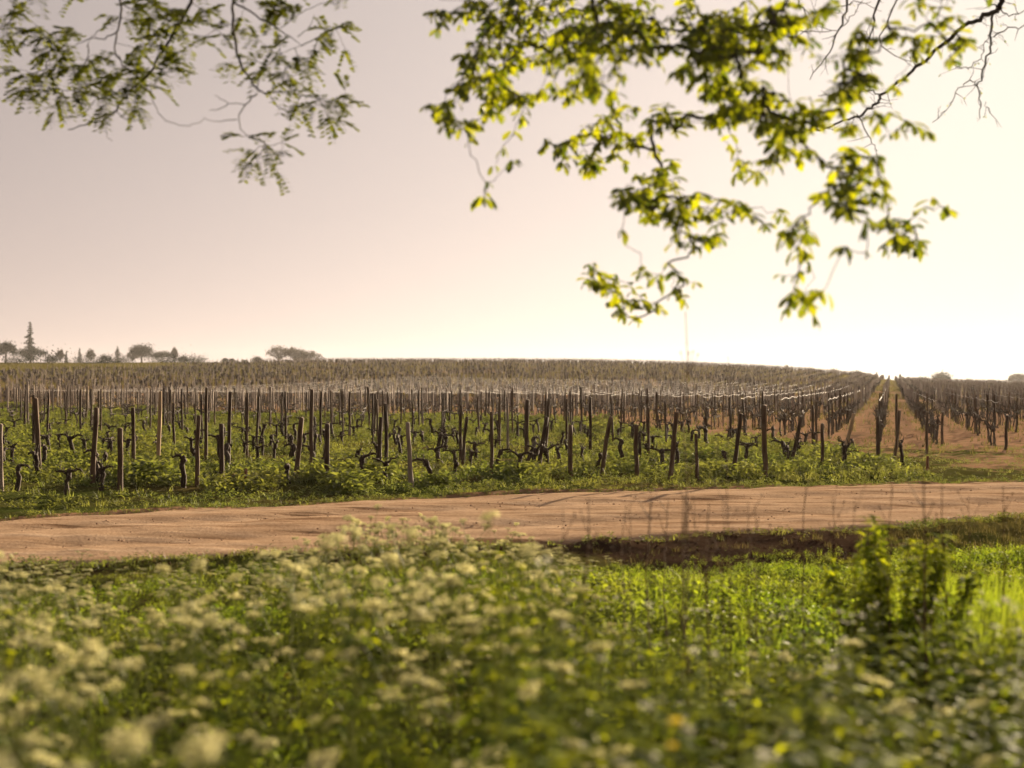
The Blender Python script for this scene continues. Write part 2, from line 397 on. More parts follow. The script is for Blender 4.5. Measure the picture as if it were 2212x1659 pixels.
def rowgrid(spacing, off0, along, kmin, kmax, tmax, seed, jit):
    q = np.random.default_rng(seed)
    kk = np.arange(kmin, kmax); tt = np.arange(5, tmax, along)
    K, T = np.meshgrid(kk, tt, indexing='ij')
    T = T + q.uniform(-jit, jit, T.shape) + (K * 0.37 % 1) * along
    o = off0 + K * spacing + q.normal(0, .05, K.shape)
    x = T * UX + o * UY; y = T * UY - o * UX
    return x.ravel(), y.ravel(), K.ravel()
def inview(x, y, m=1.5): return (np.abs(x) < y * 0.372 + m) & (y > 3)
def crest_ok(x, y):
    return y < np.interp(x / y, [-.40, -.25, -.17, -.12], [215, 250, 330, 402])
q = np.random.default_rng(3)
# a second set, where the photograph's posts grow too small to place one by one
gx, gy, _ = rowgrid(1.1, 0.2, 4.6, -95, 60, 130, 8, 1.8)
near = inview(gx, gy) & (gy > 34) & (gy < bnd2(gx) - 2) & (q.random(len(gx)) < np.where(gy > 46, .85, .4))
fx, fy, fk = rowgrid(1.5, -0.3, 1.9, -190, 150, 460, 9, .35)
field = inview(fx, fy, 3) & (fy > bnd2(fx)) & crest_ok(fx, fy) & ((fy > 75) | (q.random(len(fx)) < .6)) & ((fy < 115) | (fk % 2 == 0) | (np.abs(fk) < 4))
ax, ay = np.concatenate([gx[near], fx[field]]), np.concatenate([gy[near], fy[field]])
isf = np.concatenate([np.zeros(near.sum(), bool), np.ones(field.sum(), bool)])
order = np.argsort(ay); ax, ay, isf = ax[order], ay[order], isf[order]
NIND = 300 - len(posts)
for x, y, f in zip(ax[:NIND], ay[:NIND], isf[:NIND]):
    h = q.uniform(1.25, 1.45) if f else q.uniform(1.2, 1.55)
    posts.append([np.array([x, y, hz(x, y) - .03]), np.array([q.normal(0, .03), q.normal(0, .03), h]), q.uniform(.45, .62) if f else q.uniform(.6, .9), 3 if f else 0])
posts_sorted = sorted(posts, key=lambda p: p[0][1])
ORD = ['first', 'second', 'third', 'fourth', 'fifth', 'sixth', 'seventh', 'eighth', 'ninth', 'tenth', 'eleventh', 'twelfth', 'thirteenth', 'fourteenth',
       'fifteenth', 'sixteenth', 'seventeenth', 'eighteenth', 'nineteenth', 'twentieth']
BANDS = [(0, 24.5, 'front line beside the track'), (24.5, 27.2, 'second line back from the track'), (27.2, 33, 'third line back, amid green weeds'),
         (33, 42, 'fourth line back, amid green weeds'), (42, 50, 'fifth line back, nearing the red soil')]
def band_labels(items, what, depth, xof, fmt):
    """ordinal labels counted across each band of depth"""
    lab = {}
    for b0, b1, ph in BANDS:
        s = sorted([i for i, it in enumerate(items) if b0 <= depth(it) < b1 and abs(xof(it)) < 1.0], key=lambda i: xof(items[i]))
        n = len(s)
        for r, i in enumerate(s):
            if r < 20: w = ORD[r] + ' from left'
            elif n - 1 - r < 20: w = ORD[n - 1 - r] + ' from right'
            else: continue
            lab[i] = fmt(items[i], w, ph)
    return lab
def desc(p):
    lean = p[1][0] / p[1][2]
    a = {0: 'dark weathered post', 1: 'pale grey weathered post', 2: 'pale golden wooden post', 3: 'dark trellis post'}[p[3]]
    if lean > .08: a += ' leaning right'
    elif lean < -.03: a += ' tilting left'
    return a
plab = band_labels(posts_sorted, 'post', lambda p: p[0][1], lambda p: p[0][0] / p[0][1] / .36, lambda p, w, ph: f'{desc(p)}, {w} in {ph}')
M_POSTG = solid('pale_grey_wood', (0.17, 0.13, 0.10), (0.33, 0.26, 0.20), 14, stretch=(1, 1, 0.12), bump=0.5)
PMG = post_mesh(41, M_POSTG)
for i, (b, v, fat, pale) in enumerate(posts_sorted):
    me = PMP if pale == 2 else PMG if pale == 1 else PM[i % 7]
    o = bpy.data.objects.new('vineyard_post', me); COL.objects.link(o)
    o.location = b; L = float(np.linalg.norm(v))
    o.rotation_euler = (math.atan2(-v[1], v[2]), math.asin(max(-1, min(1, v[0] / L))), 0)
    o.scale = (fat, fat, L)
    if i in plab: l, g = plab[i], 'posts of the weedy near vineyard block'
    elif pale == 3: l, g = 'thin dark trellis post in the far wired rows beyond the red soil', 'trellis posts of the wired rows'
    else: l, g = 'slim dark post among the weeds just before the red soil strip', 'slim posts before the red soil strip'
    tag(o, l, 'post', g)
# short stakes by the front line
for (x0, x1, y0, y1), l in (((500, 507, 1030, 1052), 'short sawn stake with orange edge, nearer the taller post of the pair'), ((526, 535, 1024, 1055), 'short sawn stake with orange edge, standing apart on the pair\'s open side'),
                            ((2000, 2007, 998, 1022), 'low broken stub of a post beside the bare turning strip')):
    d = 22.9 if x0 < 1000 else 26.5; b = at((x0 + x1) / 2, y1, d); b[2] = hz(b[0], b[1]) - .03
    B = Big(); h = (y1 - y0) / FPX * d + .12; r = (x1 - x0) / FPX * d / 2
    V, F = tube([(0, 0, 0), (0, 0, h * .5), (0.004, 0, h)], [r * 1.1, r, r * .95], 4, True, .78); tri = F[:, 2] == F[:, 3]
    B.V.append(V); B.n = len(V); B.F += [F[~tri], F[tri][:, :3]]
    tag(B.obj('short_stake', solid('stake_wood', (.10, .05, .03), (.34, .14, .06), 9, stretch=(1, 1, .2)), loc=b), l, 'stake')

# the rest of the posts, too many and too small to hold apart
fr = np.array([[-.5, -.5], [.5, -.5], [.5, .5], [-.5, .5]])
pv = np.concatenate([np.c_[fr, np.zeros(4)], np.c_[fr, np.ones(4)]])
pf = np.array([[0, 1, 5, 4], [1, 2, 6, 5], [2, 3, 7, 6], [3, 0, 4, 7], [4, 5, 6, 7]])
rx_, ry_, rf_ = ax[NIND:], ay[NIND:], isf[NIND:]
n = len(rx_); rz_ = height(rx_, ry_)
B = Big(); hgt = q.uniform(1.15, 1.5, n) * np.interp(ry_, [100, 220], [1, .78])
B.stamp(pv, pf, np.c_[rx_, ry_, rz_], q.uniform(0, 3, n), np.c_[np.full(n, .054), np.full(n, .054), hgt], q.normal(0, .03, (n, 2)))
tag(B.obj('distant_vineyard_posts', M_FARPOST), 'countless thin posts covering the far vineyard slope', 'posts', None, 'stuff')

# ------------------------------------------------------------------ vines
def vine_parts(seed, kind):
    """an old stubby vine: trunk, two arms and the canes that grow from them"""
    q = np.random.default_rng(seed); tr, arms = Big(), []
    h = q.uniform(.30, .50) if kind == 'stub' else q.uniform(.45, .6)
    n = 7; z = np.linspace(-.05, h, n); w = np.cumsum(q.normal(0, .016, (n, 2)), 0); w[0] = 0
    addtube(tr, np.c_[w, z], np.linspace(.052, .036, n) * q.uniform(.8, 1.25, n) * (1 if kind == 'stub' else .6), 7, True)
    hd = np.array([w[-1, 0], w[-1, 1], h])
    V, F = tube([hd + (0, 0, -.06), hd + (0, 0, -.02), hd + (0.01, 0, .03), hd + (0, 0, .06)], [.03, .055, .05, .02], 7, True)
    tri = F[:, 2] == F[:, 3]; tr.V.append(V + q.normal(0, .006, V.shape)); tr.F += [F[~tri] + tr.n, F[tri][:, :3] + tr.n]; tr.n += len(V)
    for s in ((-1, 1) if q.random() < .7 else (1,)):
        a = Big(); m = 6; L = q.uniform(.14, .34)
        t = np.linspace(0, 1, m)
        p = hd + np.c_[s * L * t, q.normal(0, .02, m), .06 * np.sin(t * 2.2) * q.uniform(.2, 1.6) + np.cumsum(q.normal(0, .012, m))]; p[0] = hd
        addtube(a, p, np.linspace(.027, .014, m), 6, True)
        for _ in range(3 if kind == 'stub' else 6):
            i = q.integers(1, m); c = p[i]; u = np.array([s * q.uniform(-.3, .6), q.uniform(-.5, .5), q.uniform(.2, 1)]); u /= np.linalg.norm(u)
            ll = q.uniform(.05, .16) if kind == 'stub' else q.uniform(.1, .3)
            addtube(a, [c, c + u * ll * .5 + q.normal(0, .008, 3), c + u * ll], [.010, .008, .005], 4, True)
        arms.append(a)
    return tr, arms
def build_vine(seed, kind):
    r = empty('grapevine', (0, 0, 0)); tr, arms = vine_parts(seed, kind)
    kid(tr.obj('trunk', M_VINE, r, True))
    for a in arms: kid(a.obj('arm', M_VINE, r, True))
    return r
vx, vy, _ = rowgrid(1.1, 0.2, 1.15, -95, 60, 130, 21, .25)
nearv = inview(vx, vy, 1) & (vy > road_far(vx) + 3.0 + 0.2 * np.maximum(vx - 6, 0)) & (vy < bnd2(vx) - 5) & (q.random(len(vx)) < .46) & ~((vx > 8.7))
wx, wy, wk = rowgrid(1.5, -0.3, 0.95, -190, 150, 460, 22, .15)
keep = inview(wx, wy, 3) & (wy > bnd2(wx)) & crest_ok(wx, wy) & ((wy < 115) | (wk % 2 == 0) | (np.abs(wk) < 4)) & (q.random(len(wx)) < np.interp(wy, [0, 50, 80, 150, 300, 390], [.9, .75, .6, .45, .35, .1]))
vxa = np.concatenate([vx[nearv], wx[keep]]); vya = np.concatenate([vy[nearv], wy[keep]]); vf = np.r_[np.zeros(nearv.sum(), bool), np.ones(keep.sum(), bool)]
order = np.argsort(vya); vxa, vya, vf = vxa[order], vya[order], vf[order]
protos = {0: [build_vine(60 + s, 'stub') for s in range(9)], 1: [build_vine(80 + s, 'bush') for s in range(6)]}
used = set(); vines = list(zip(vxa[:300], vya[:300], vf[:300]))
vlab = band_labels(vines, 'vine', lambda v: v[1], lambda v: v[0] / v[1] / .36, lambda v, w, ph: ('bushy dark vine' if v[2] else 'gnarled bare vine') + f', {w} in {ph}')
for i, (x, y, f) in enumerate(vines):
    k_ = int(q.integers(0, len(protos[int(f)]))); pr = protos[int(f)][k_]
    o = pr if (int(f), k_) not in used else copy_tree(pr); used.add((int(f), k_))
    o.location = (x, y, hz(x, y) - .02); o.rotation_euler = (q.normal(0, .08), q.normal(0, .08), -R(14.9) + math.pi / 2 + q.normal(0, .5) if f else q.uniform(0, 6.28))
    s = q.uniform(.85, 1.2) * (1.0 if f else .88); o.scale = (s, s, s * q.uniform(.85, 1.2))
    tag(o, vlab.get(i, 'small dark leafless vine deep in the weedy block' if not f else 'small dark vine in a wired row by the red soil'), 'vine',
        'old vines of the weedy near block' if i in vlab else 'small vines farther back' + (' in the wired rows' if f else ' in the weedy block'))
for f in protos:
    for k_, pr in enumerate(protos[f]):
        if (f, k_) not in used:
            for c in KIDS.get(pr.name, ()): bpy.data.objects.remove(c)
            bpy.data.objects.remove(pr)
B = Big()
for kind, sel in ((0, (~vf)), (1, vf)):
    idx = np.arange(len(vxa)) >= 300; s_ = idx & sel
    lim = 120
    for pr in range(5):
        tr = Big(); P = Big()
        qq = np.random.default_rng(200 + pr + 10 * kind); h = .6
        # a light version of the same vine
        def lt(pts, r): addtube(P, pts, r, 4)
        w = qq.normal(0, .04, (3, 2)); lt([(0, 0, 0), (w[0, 0], w[0, 1], .3), (w[1, 0], w[1, 1], h)], [.032, .026, .035])
        for s in (-1, 1):
            e = np.array([s * .35, qq.normal(0, .05), h + qq.uniform(-.03, .12)]); lt([(w[1, 0], w[1, 1], h), e], [.035, .02])
            for _ in range(2 + 3 * kind):
                c = np.array([s * qq.uniform(.05, .35), qq.normal(0, .05), h + .03]); u = np.array([qq.uniform(-.2, .2), qq.uniform(-.15, .15), qq.uniform(.05, .28)])
                lt([c, c + u], [.018, .010])
        V = np.concatenate(P.V); F = np.concatenate(P.F)
        m = s_ & (np.arange(len(vxa)) % 5 == pr) & (vya < lim); n = m.sum()
        B.stamp(V, F, np.c_[vxa[m], vya[m], height(vxa[m], vya[m])], -R(14.9) + math.pi / 2 + q.normal(0, .25, n), q.uniform(.65, 1.0, n))
        if pr == 0:
            m = s_ & (vya >= lim); n = m.sum()
            cross = np.array([[-.3, 0, .45], [.3, 0, .45], [.3, 0, .78], [-.3, 0, .8], [0, -.14, 0], [0, .14, 0], [0, .16, .75], [0, -.16, .72], [-.05, .03, 0], [.05, -.03, 0], [.05, .03, .6], [-.05, -.03, .6]])
            B.stamp(cross, np.array([[0, 1, 2, 3], [4, 5, 6, 7], [8, 9, 10, 11]]), np.c_[vxa[m], vya[m], height(vxa[m], vya[m])], -R(14.9) + math.pi / 2 + q.normal(0, .3, n), q.uniform(.6, .95, n))
tag(B.obj('distant_grapevines', M_VINE), 'rows upon rows of dark vines receding over the slope', 'vines', None, 'stuff')

# wires of the trellised rows
q = np.random.default_rng(31)
for kk in range(-34, 7):
    o_ = -0.3 + kk * 1.5
    t = np.arange(20, 200, .5); x = t * UX + o_ * UY; y = t * UY - o_ * UX
    ok = (y > bnd2(x)) & inview(x, y, 2); x, y = x[ok][:150], y[ok][:150]
    if len(x) < 20: continue
    z = height(x, y, False) + 1.18 + .025 * np.sin(np.arange(len(x)) * .9 + kk)
    B = Big(); addtube(B, np.c_[x, y, z], .0045, 4)
    b = np.array([x[0], y[0], 0]); B.V = [v - b for v in B.V]
    tag(B.obj('trellis_wire', M_WIRE, loc=b), 'pale taut wire strung along a vine row beyond the red soil', 'wire', 'wires along the trellised rows')

# ------------------------------------------------------------------ ground cover
def blade(seed, n, h, spread, w, bend=.4, seg=3):
    q = np.random.default_rng(seed); B = Big()
    for _ in range(n):
        a = q.uniform(0, 6.28); r = spread * math.sqrt(q.random()); bx, by = r * math.cos(a), r * math.sin(a)
        d = q.uniform(0, 6.28); H = h * q.uniform(.55, 1.1); b = bend * H * q.uniform(.2, 1.2); ww = w * q.uniform(.7, 1.3)
        t = np.linspace(0, 1, seg + 1); px, py, pz = bx + math.cos(d) * b * t ** 2, by + math.sin(d) * b * t ** 2, H * t * (1 - .15 * t)
        wd = ww * (1 - t ** 2 * .92) / 2; sx, sy = -math.sin(d), math.cos(d)
        V = np.stack([np.stack([px - sx * wd, py - sy * wd, pz], 1), np.stack([px + sx * wd, py + sy * wd, pz], 1)], 1).reshape(-1, 3)
        B.add(V, np.array([[2 * i, 2 * i + 1, 2 * i + 3, 2 * i + 2] for i in range(seg)]))
    return np.concatenate(B.V), np.concatenate(B.F)
def leafy(seed, n, h, spread, L, wd, up=.5):
    """small upright weed: folded leaves set round unseen stems"""
    q = np.random.default_rng(seed); B = Big()
    for _ in range(n):
        a = q.uniform(0, 6.28); r = spread * math.sqrt(q.random()); c = np.array([r * math.cos(a), r * math.sin(a), h * q.uniform(.08, 1) * (1 - .5 * (r / spread) ** 2)])
        d = q.uniform(0, 6.28); e = q.uniform(-.3, 1) * up; u = np.array([math.cos(d) * math.cos(e), math.sin(d) * math.cos(e), math.sin(e)])
        s = np.array([-math.sin(d), math.cos(d), q.uniform(-.4, .4)]); l = L * q.uniform(.6, 1.2); w = wd * q.uniform(.7, 1.2) / 2; nrm_ = np.cross(u, s)
        V = [c, c + u * l * .45 + s * w + nrm_ * w * .4, c + u * l - np.array([0, 0, l * .15]), c + u * l * .45 - s * w + nrm_ * w * .4]
        B.add(V, np.array([[0, 1, 2, 3]]))
    return np.concatenate(B.V), np.concatenate(B.F)
def scatter(B, protos, x, y, sc, seed, tilt=.15):
    q = np.random.default_rng(seed); z = height(x, y); pick = q.integers(0, len(protos), len(x))
    for i, (V, F) in enumerate(protos):
        m = pick == i; n = m.sum()
        if n: B.stamp(V, F, np.c_[x[m], y[m], z[m] - .01], q.uniform(0, 6.28, n), np.broadcast_to(sc, x.shape)[m], q.normal(0, tilt, (n, 2)))
def wedge(n, y0, y1, seed, margin=1.0, left=-1.0, right=1.0):
    """n points uniform over the strip of ground seen between depths y0 and y1"""
    q = np.random.default_rng(seed); y = np.sqrt(q.uniform(y0 ** 2, y1 ** 2, n)); x = q.uniform(left, right, n) * (y * .365 + margin)
    return x, y, q
# weeds of the near vineyard block, in uneven drifts across the rows
wp = [blade(1 + i, 9, .20, .10, .012, .5, 2) for i in range(2)] + [leafy(5 + i, 16, .22, .11, .085, .038, .9) for i in range(5)]
B = Big()
x, y, qq = wedge(95000, 19, 92, 41)
y = 19 + (y - 19) ** 1.0
rf = road_far(x); b2_ = bnd2(x)
band = vnoise(x * .28 + y * .12, y, 1.35 + y * .02, 11) * .6 + vnoise(x, y, .8, 12) * .4
dens = np.clip((band - .43) * 8, 0.22, 1)
verge = (y < rf + 2.4)
dens = np.where(verge, .95, dens)
# to the right of x=8 the strip between track and rows is mown and bare
bare = sstep((x - 7.2) / 2.0) * (y > rf + 1.2)
dens = np.maximum(dens * (1 - .7 * bare), .34 * bare)
ok = (y > rf + .05) & (y < b2_ - 1 + 5 * (vnoise(x, y, 2, 13) - .5)) & (qq.random(len(x)) < dens)
x, y, band, verge = x[ok], y[ok], band[ok], verge[ok]
edge_ = sstep((y - road_far(x)) / 1.6)
sc = (0.5 + 1.5 * np.clip(band - .40, 0, .5)) * qq.uniform(.7, 1.35, len(x)) * np.where(verge, .35 + .45 * edge_, 1) * (1 + .010 * y) * 1.15 * np.where(x > 7.6, .42, 1)
scatter(B, wp, x, y, sc, 42)
tag(B.obj('vineyard_weeds', M_WEED), 'bright green weeds growing in drifts between the old vines', 'weeds', None, 'stuff')
# taller clumps of weeds close behind the verge
B = Big(); q = np.random.default_rng(43)
for px, py, rr, s in ((330,1045,45,1.5),(300,1040,30,1.2),(770,1040,60,1.6),(745,1060,35,1.4),(395,1050,25,1.1),(1120,1035,50,1.3),(560,1060,25,1.0),(480,1062,25,1.1),(1560,1025,50,1.1),(1700,1015,60,1.0),(1880,1010,60,1.0),(30,990,60,1.2),(180,1005,50,1.2),(950,1050,30,1.0),(1330,1020,50,1.1),(2000,1040,40,.6)):
    d = 1.72 * FPX / (py - HY); c = at(px, py, d); n = int(rr * 1.6); rad = rr / FPX * d
    x = c[0] + q.normal(0, rad * .6, n); y = c[1] + q.normal(0, .45, n); ok = y > road_far(x) + .5
    scatter(B, wp[2:], x[ok], y[ok], s * q.uniform(.8, 1.5, ok.sum()), 44)
tag(B.obj('tall_weeds', M_WEED), 'taller lush weed clumps around the front posts', 'weeds', None, 'stuff')
# thin grass between the far rows
B = Big(); gp = [blade(60 + i, 5, .2, .2, .035, .5, 1) for i in range(3)]
x, y, qq = wedge(90000, 34, 300, 45, 4)
off = (x * UY - y * UX + .3) / 1.5; fr_ = off - np.floor(off)
ok = (y > bnd2(x) - 6) & (qq.random(len(x)) < np.where((fr_ > .22) & (fr_ < .78), .2 + .35 * (y > 90), .9)) & (vnoise(x, y, 7, 15) > .35)
x, y = x[ok], y[ok]
scatter(B, gp, x, y, (.7 + y * .006) * qq.uniform(.6, 1.3, len(x)), 46)
tag(B.obj('row_grass', M_DRYG), 'thin grass growing between the far vine rows', 'grass', None, 'stuff')
# litter of the track: stones and clods
def rock(seed):
    q = np.random.default_rng(seed); V, F = tube([(0, 0, -.4), (0, 0, .1), (0, 0, .5)], [.7, .8, .35], 6, True); V = V + q.normal(0, .13, V.shape)
    return V, F
B = Big(); x, y, qq = wedge(2600, 13, 25, 47); ok = (y > road_near(x) - .1) & (y < road_far(x) + .2); x, y = x[ok], y[ok]
n = len(x)
for i in range(3):
    m = np.arange(n) % 3 == i; V, F = rock(i); F = F[F[:, 2] != F[:, 3]]
    v_ = (y[m] - road_near(x[m])) / (road_far(x[m]) - road_near(x[m]))
    B.stamp(V, F, np.c_[x[m], y[m], .05 * np.sin(math.pi * np.clip(v_, 0, 1)) - .01], qq.uniform(0, 6, m.sum()), qq.uniform(.004, .013, m.sum()) * qq.choice([1, 1, 1.6], m.sum()))
tag(B.obj('gravel', M_STONE), 'scattered pebbles and crumbs on the sandy track', 'gravel', None, 'stuff')
B = Big(); x, y, qq = wedge(9000, 9, 18, 48)
m0 = (y < road_near(x) + .05) & (y > road_near(x) - .5 - 1.6 * sstep((x - .2) / 1.2)) & (x < 5.2); x, y = x[m0], y[m0]; n = len(x); z = height(x, y)
for i in range(3):
    m = np.arange(n) % 3 == i; V, F = rock(9 + i); F = F[F[:, 2] != F[:, 3]]
    B.stamp(V, F, np.c_[x[m], y[m], z[m]], qq.uniform(0, 6, m.sum()), qq.uniform(.005, .022, m.sum()))
tag(B.obj('soil_clods', M_CLOD), 'dark crumbly clods along the near lip of the track', 'soil', None, 'stuff')

# short tufts crowding onto both lips of the track
B = Big(); x, y, qq = wedge(60000, 12, 26, 49, 2)
dn, df = y - road_near(x), road_far(x) - y
ok = ((np.abs(dn + .08) < .5 * qq.random(len(x)) ** 1.5 + .04) & ((x < .2) | (x > 4.6) | (qq.random(len(x)) < .3))) | (np.abs(df) < .45 * qq.random(len(x)) ** 2 + .03)
x, y = x[ok], y[ok]
scatter(B, wp, x, y, qq.uniform(.12, .55, len(x)), 50)
tag(B.obj('edge_tufts', M_WEED), 'short ragged tufts of grass along both edges of the track', 'grass', None, 'stuff')

# ------------------------------------------------------------------ meadow plants
mp_ = [blade(100 + i, 8, .36, .10, .010, .6, 3) for i in range(3)] + [leafy(110 + i, 20, .28, .14, .085, .040, .9) for i in range(6)]
B = Big()
x, y, qq = wedge(15000, 1.3, 15.2, 51, 1.6)
ok = (y < road_near(x) - .10) & (qq.random(len(x)) < np.where(y > 8, 1, .9)); x, y = x[ok], y[ok]
far_ = sstep((road_near(x) - .2 - y) / 4.5)
hs_ = (.17 + .45 * far_) * qq.uniform(.55, 1.3, len(x)) * (.65 + .7 * vnoise(x, y, 1.3, 17))
hum = (x > .3) & (x < 4.6) & (y > road_near(x) - 1.5)
hs_ = np.where(hum, hs_ * .4, hs_); kp = ~hum | (qq.random(len(x)) < .6)
gapn = vnoise(x, y, .7, 19) > .42
kp &= gapn | (y > 9)
kp &= ~((x < .4) & (y > road_near(x) - .75)) | (qq.random(len(x)) < .35)
x, y, hs_ = x[kp], y[kp], hs_[kp]
scatter(B, mp_, x, y, hs_, 52, .2)
tag(B.obj('meadow_grass', M_GRASS), 'tall blurred meadow grass and small herbs before the track', 'grass', None, 'stuff')
B = Big()                                                       # dry grass on the verge right of the bare soil
x, y, qd = wedge(9000, 12, 19, 58, 1.5, -1.0, 1.0); ok = (y < road_near(x) - .04) & (y > road_near(x) - 2.4) & (qd.random(len(x)) < np.clip((x - 3.4) * .8, .12, .8)); x, y = x[ok], y[ok]
scatter(B, [blade(130 + i, 10, .22, .12, .009, .6, 2) for i in range(3)] + [leafy(134, 12, .12, .12, .06, .025, .9)], x, y, qd.uniform(.18, .6, len(x)), 59)
tag(B.obj('dry_verge_grass', M_DRYG), 'brownish dry grass on the verge below the track', 'grass', None, 'stuff')
B = Big()                                                       # fresher long grass at the right edge
for i in range(520):
    c = at(qq.normal(2110, 95), 0, qq.uniform(7.2, 9.6)); n = 1
    if c[0] < 2.3: continue
    scatter(B, [blade(120 + i % 5, 14, .62, .10, .012, .35, 4)], np.array([c[0]]), np.array([c[1]]), np.array([qq.uniform(.7, 1.15)]), 500 + i, .15)
tag(B.obj('long_grass', M_GRASS), 'fresh long grass tuft standing beside the leafy shrub near the track', 'grass', None, 'stuff')

def quadleaf(B, c, u, L, w, droop=.25, fold=.35, seg=3):
    """one folded, drooping leaf from c along u"""
    u = np.asarray(u, float); u = u / np.linalg.norm(u); s = np.cross(u, (0, 0, 1)); s /= np.linalg.norm(s) + 1e-6; nn = np.cross(s, u)
    t = np.linspace(0, 1, seg + 2); wd = np.sin(math.pi * np.clip(t, .04, .98) ** .75) * w / 2
    mid = c + u * L * t[:, None] - np.array([0, 0, 1]) * (droop * L * t ** 2)[:, None]
    a = mid + s * wd[:, None] + nn * (wd * fold)[:, None]; b = mid - s * wd[:, None] + nn * (wd * fold)[:, None]
    V = np.stack([a, mid, b], 1).reshape(-1, 3); F = []
    for i in range(seg + 1): F += [(3 * i, 3 * i + 1, 3 * i + 4, 3 * i + 3), (3 * i + 1, 3 * i + 2, 3 * i + 5, 3 * i + 4)]
    B.add(V, np.array(F))
def umbel(q, R_=.04, nu=13, nf=9, mat_dense=1):
    """flower head: umbellets of tiny florets on rays, centred over the origin"""
    S, Fl = Big(), Big()
    for i in range(nu):
        r = R_ * math.sqrt((i + .5) / nu); a = i * 2.4 + q.uniform(-.2, .2); e = np.array([r * math.cos(a), r * math.sin(a), .030 - r * r * 7 + q.normal(0, .003)])
        addtube(S, [(0, 0, -.012), e * .6, e], [.0011, .0008, .0006], 3)
        for j in range(nf):
            g = e + np.r_[q.normal(0, .0055, 2), q.normal(.002, .002)]; n_ = q.normal(0, .35, 2); z = .0038 * q.uniform(.7, 1.25)
            Fl.add([g + (-z, -z, -z * n_[0] - z * n_[1]), g + (z, -z, z * n_[0] - z * n_[1]), g + (z, z, z * n_[0] + z * n_[1]), g + (-z, z, -z * n_[0] + z * n_[1])], [[0, 1, 2, 3]])
    return S, Fl
def cow_parsley(seed):
    q = np.random.default_rng(seed); r = empty('cow_parsley', (0, 0, 0)); S, L = Big(), Big()
    w = np.cumsum(q.normal(0, .018, (6, 2)), 0); w[0] = 0; zs = np.linspace(0, .8, 6); main = np.c_[w, zs]
    addtube(S, main, np.linspace(.0045, .0025, 6), 5); heads = []
    for i in range(q.integers(4, 7)):
        t = q.uniform(.45, 1); z0 = .8 * t; b = np.array([np.interp(z0, zs, w[:, 0]), np.interp(z0, zs, w[:, 1]), z0]); a = i * 2.4 + q.uniform(-.4, .4)
        o = q.uniform(.05, .17); e = b + (math.cos(a) * o, math.sin(a) * o, q.uniform(.1, .2) + (1 - t) * .18)
        addtube(S, [b, b * .45 + e * .55 + (math.cos(a) * .02, math.sin(a) * .02, -.01), e], [.0022, .0018, .0014], 4); heads.append(e)
    for i in range(7):
        z0 = q.uniform(.05, .65); b = np.array([np.interp(z0, zs, w[:, 0]), np.interp(z0, zs, w[:, 1]), z0]); a = q.uniform(0, 6.28); l = q.uniform(.12, .22)
        u = np.array([math.cos(a), math.sin(a), q.uniform(.1, .6)]); e = b + u * l; addtube(S, [b, (b + e) / 2 + (0, 0, .01), e], [.0014, .001, .0007], 3)
        for s in np.linspace(.3, 1, 6):
            for sg in (-1, 1):
                c = b + (e - b) * s; v_ = u + sg * np.array([-math.sin(a), math.cos(a), 0]) * 1.2
                quadleaf(L, c, v_ + (0, 0, q.uniform(-.3, .2)), .055 * (1.2 - s * .6), .017, .3, .2, 1)
    kid(S.obj('stem', M_STEM, r)); kid(L.obj('foliage', M_HERB, r))
    for e in heads:
        Ss, Fl = umbel(q, q.uniform(.022, .042), q.integers(10, 16), 8)
        h = kid(Fl.obj('flower_head', M_UMB, r, loc=e)); h.rotation_euler = (q.normal(0, .25), q.normal(0, .25), q.uniform(0, 6))
        kid(Ss.obj('ray', M_STEM, h))
    return r
def white_herb(seed):
    q = np.random.default_rng(seed); r = empty('white_wildflower', (0, 0, 0)); S, L = Big(), Big()
    w = np.cumsum(q.normal(0, .014, (6, 2)), 0); w[0] = 0; zs = np.linspace(0, .95, 6)
    addtube(S, np.c_[w, zs], np.linspace(.004, .002, 6), 5); tops = [np.array([w[-1, 0], w[-1, 1], .96])]
    for i in range(3):
        z0 = q.uniform(.5, .85); b = np.array([np.interp(z0, zs, w[:, 0]), np.interp(z0, zs, w[:, 1]), z0]); a = q.uniform(0, 6.28)
        e = b + (math.cos(a) * .07, math.sin(a) * .07, q.uniform(.06, .14)); addtube(S, [b, (b + e) / 2, e], [.002, .0015, .001], 4); tops.append(e)
    for i in range(13):
        z0 = .95 * (i + .5) / 13; b = np.array([np.interp(z0, zs, w[:, 0]), np.interp(z0, zs, w[:, 1]), z0]); a = i * 2.4; l = .085 * (1.15 - z0 * .75)
        quadleaf(L, b + (math.cos(a) * .02, math.sin(a) * .02, .01), (math.cos(a), math.sin(a), .35), l, l * .72, .35, .3, 2)
    kid(S.obj('stem', M_STEM, r)); kid(L.obj('foliage', M_HERB, r))
    for e in tops:
        F_ = Big()
        for j in range(q.integers(7, 12)):
            c = np.r_[q.normal(0, .009, 2), q.normal(.004, .006)]; t0 = q.uniform(0, 6); tl = q.normal(0, .5, 2)
            for k4 in range(4):
                a = t0 + k4 * math.pi / 2; u = np.array([math.cos(a), math.sin(a), 0]); u[2] = u[:2] @ tl; s = np.array([-math.sin(a), math.cos(a), 0]); s[2] = s[:2] @ tl
                F_.add([c, c + u * .004 + s * .0024, c + u * .0068, c + u * .004 - s * .0024], [[0, 1, 2, 3]])
        kid(F_.obj('flower_cluster', M_WHITE, r, loc=e))
    return r
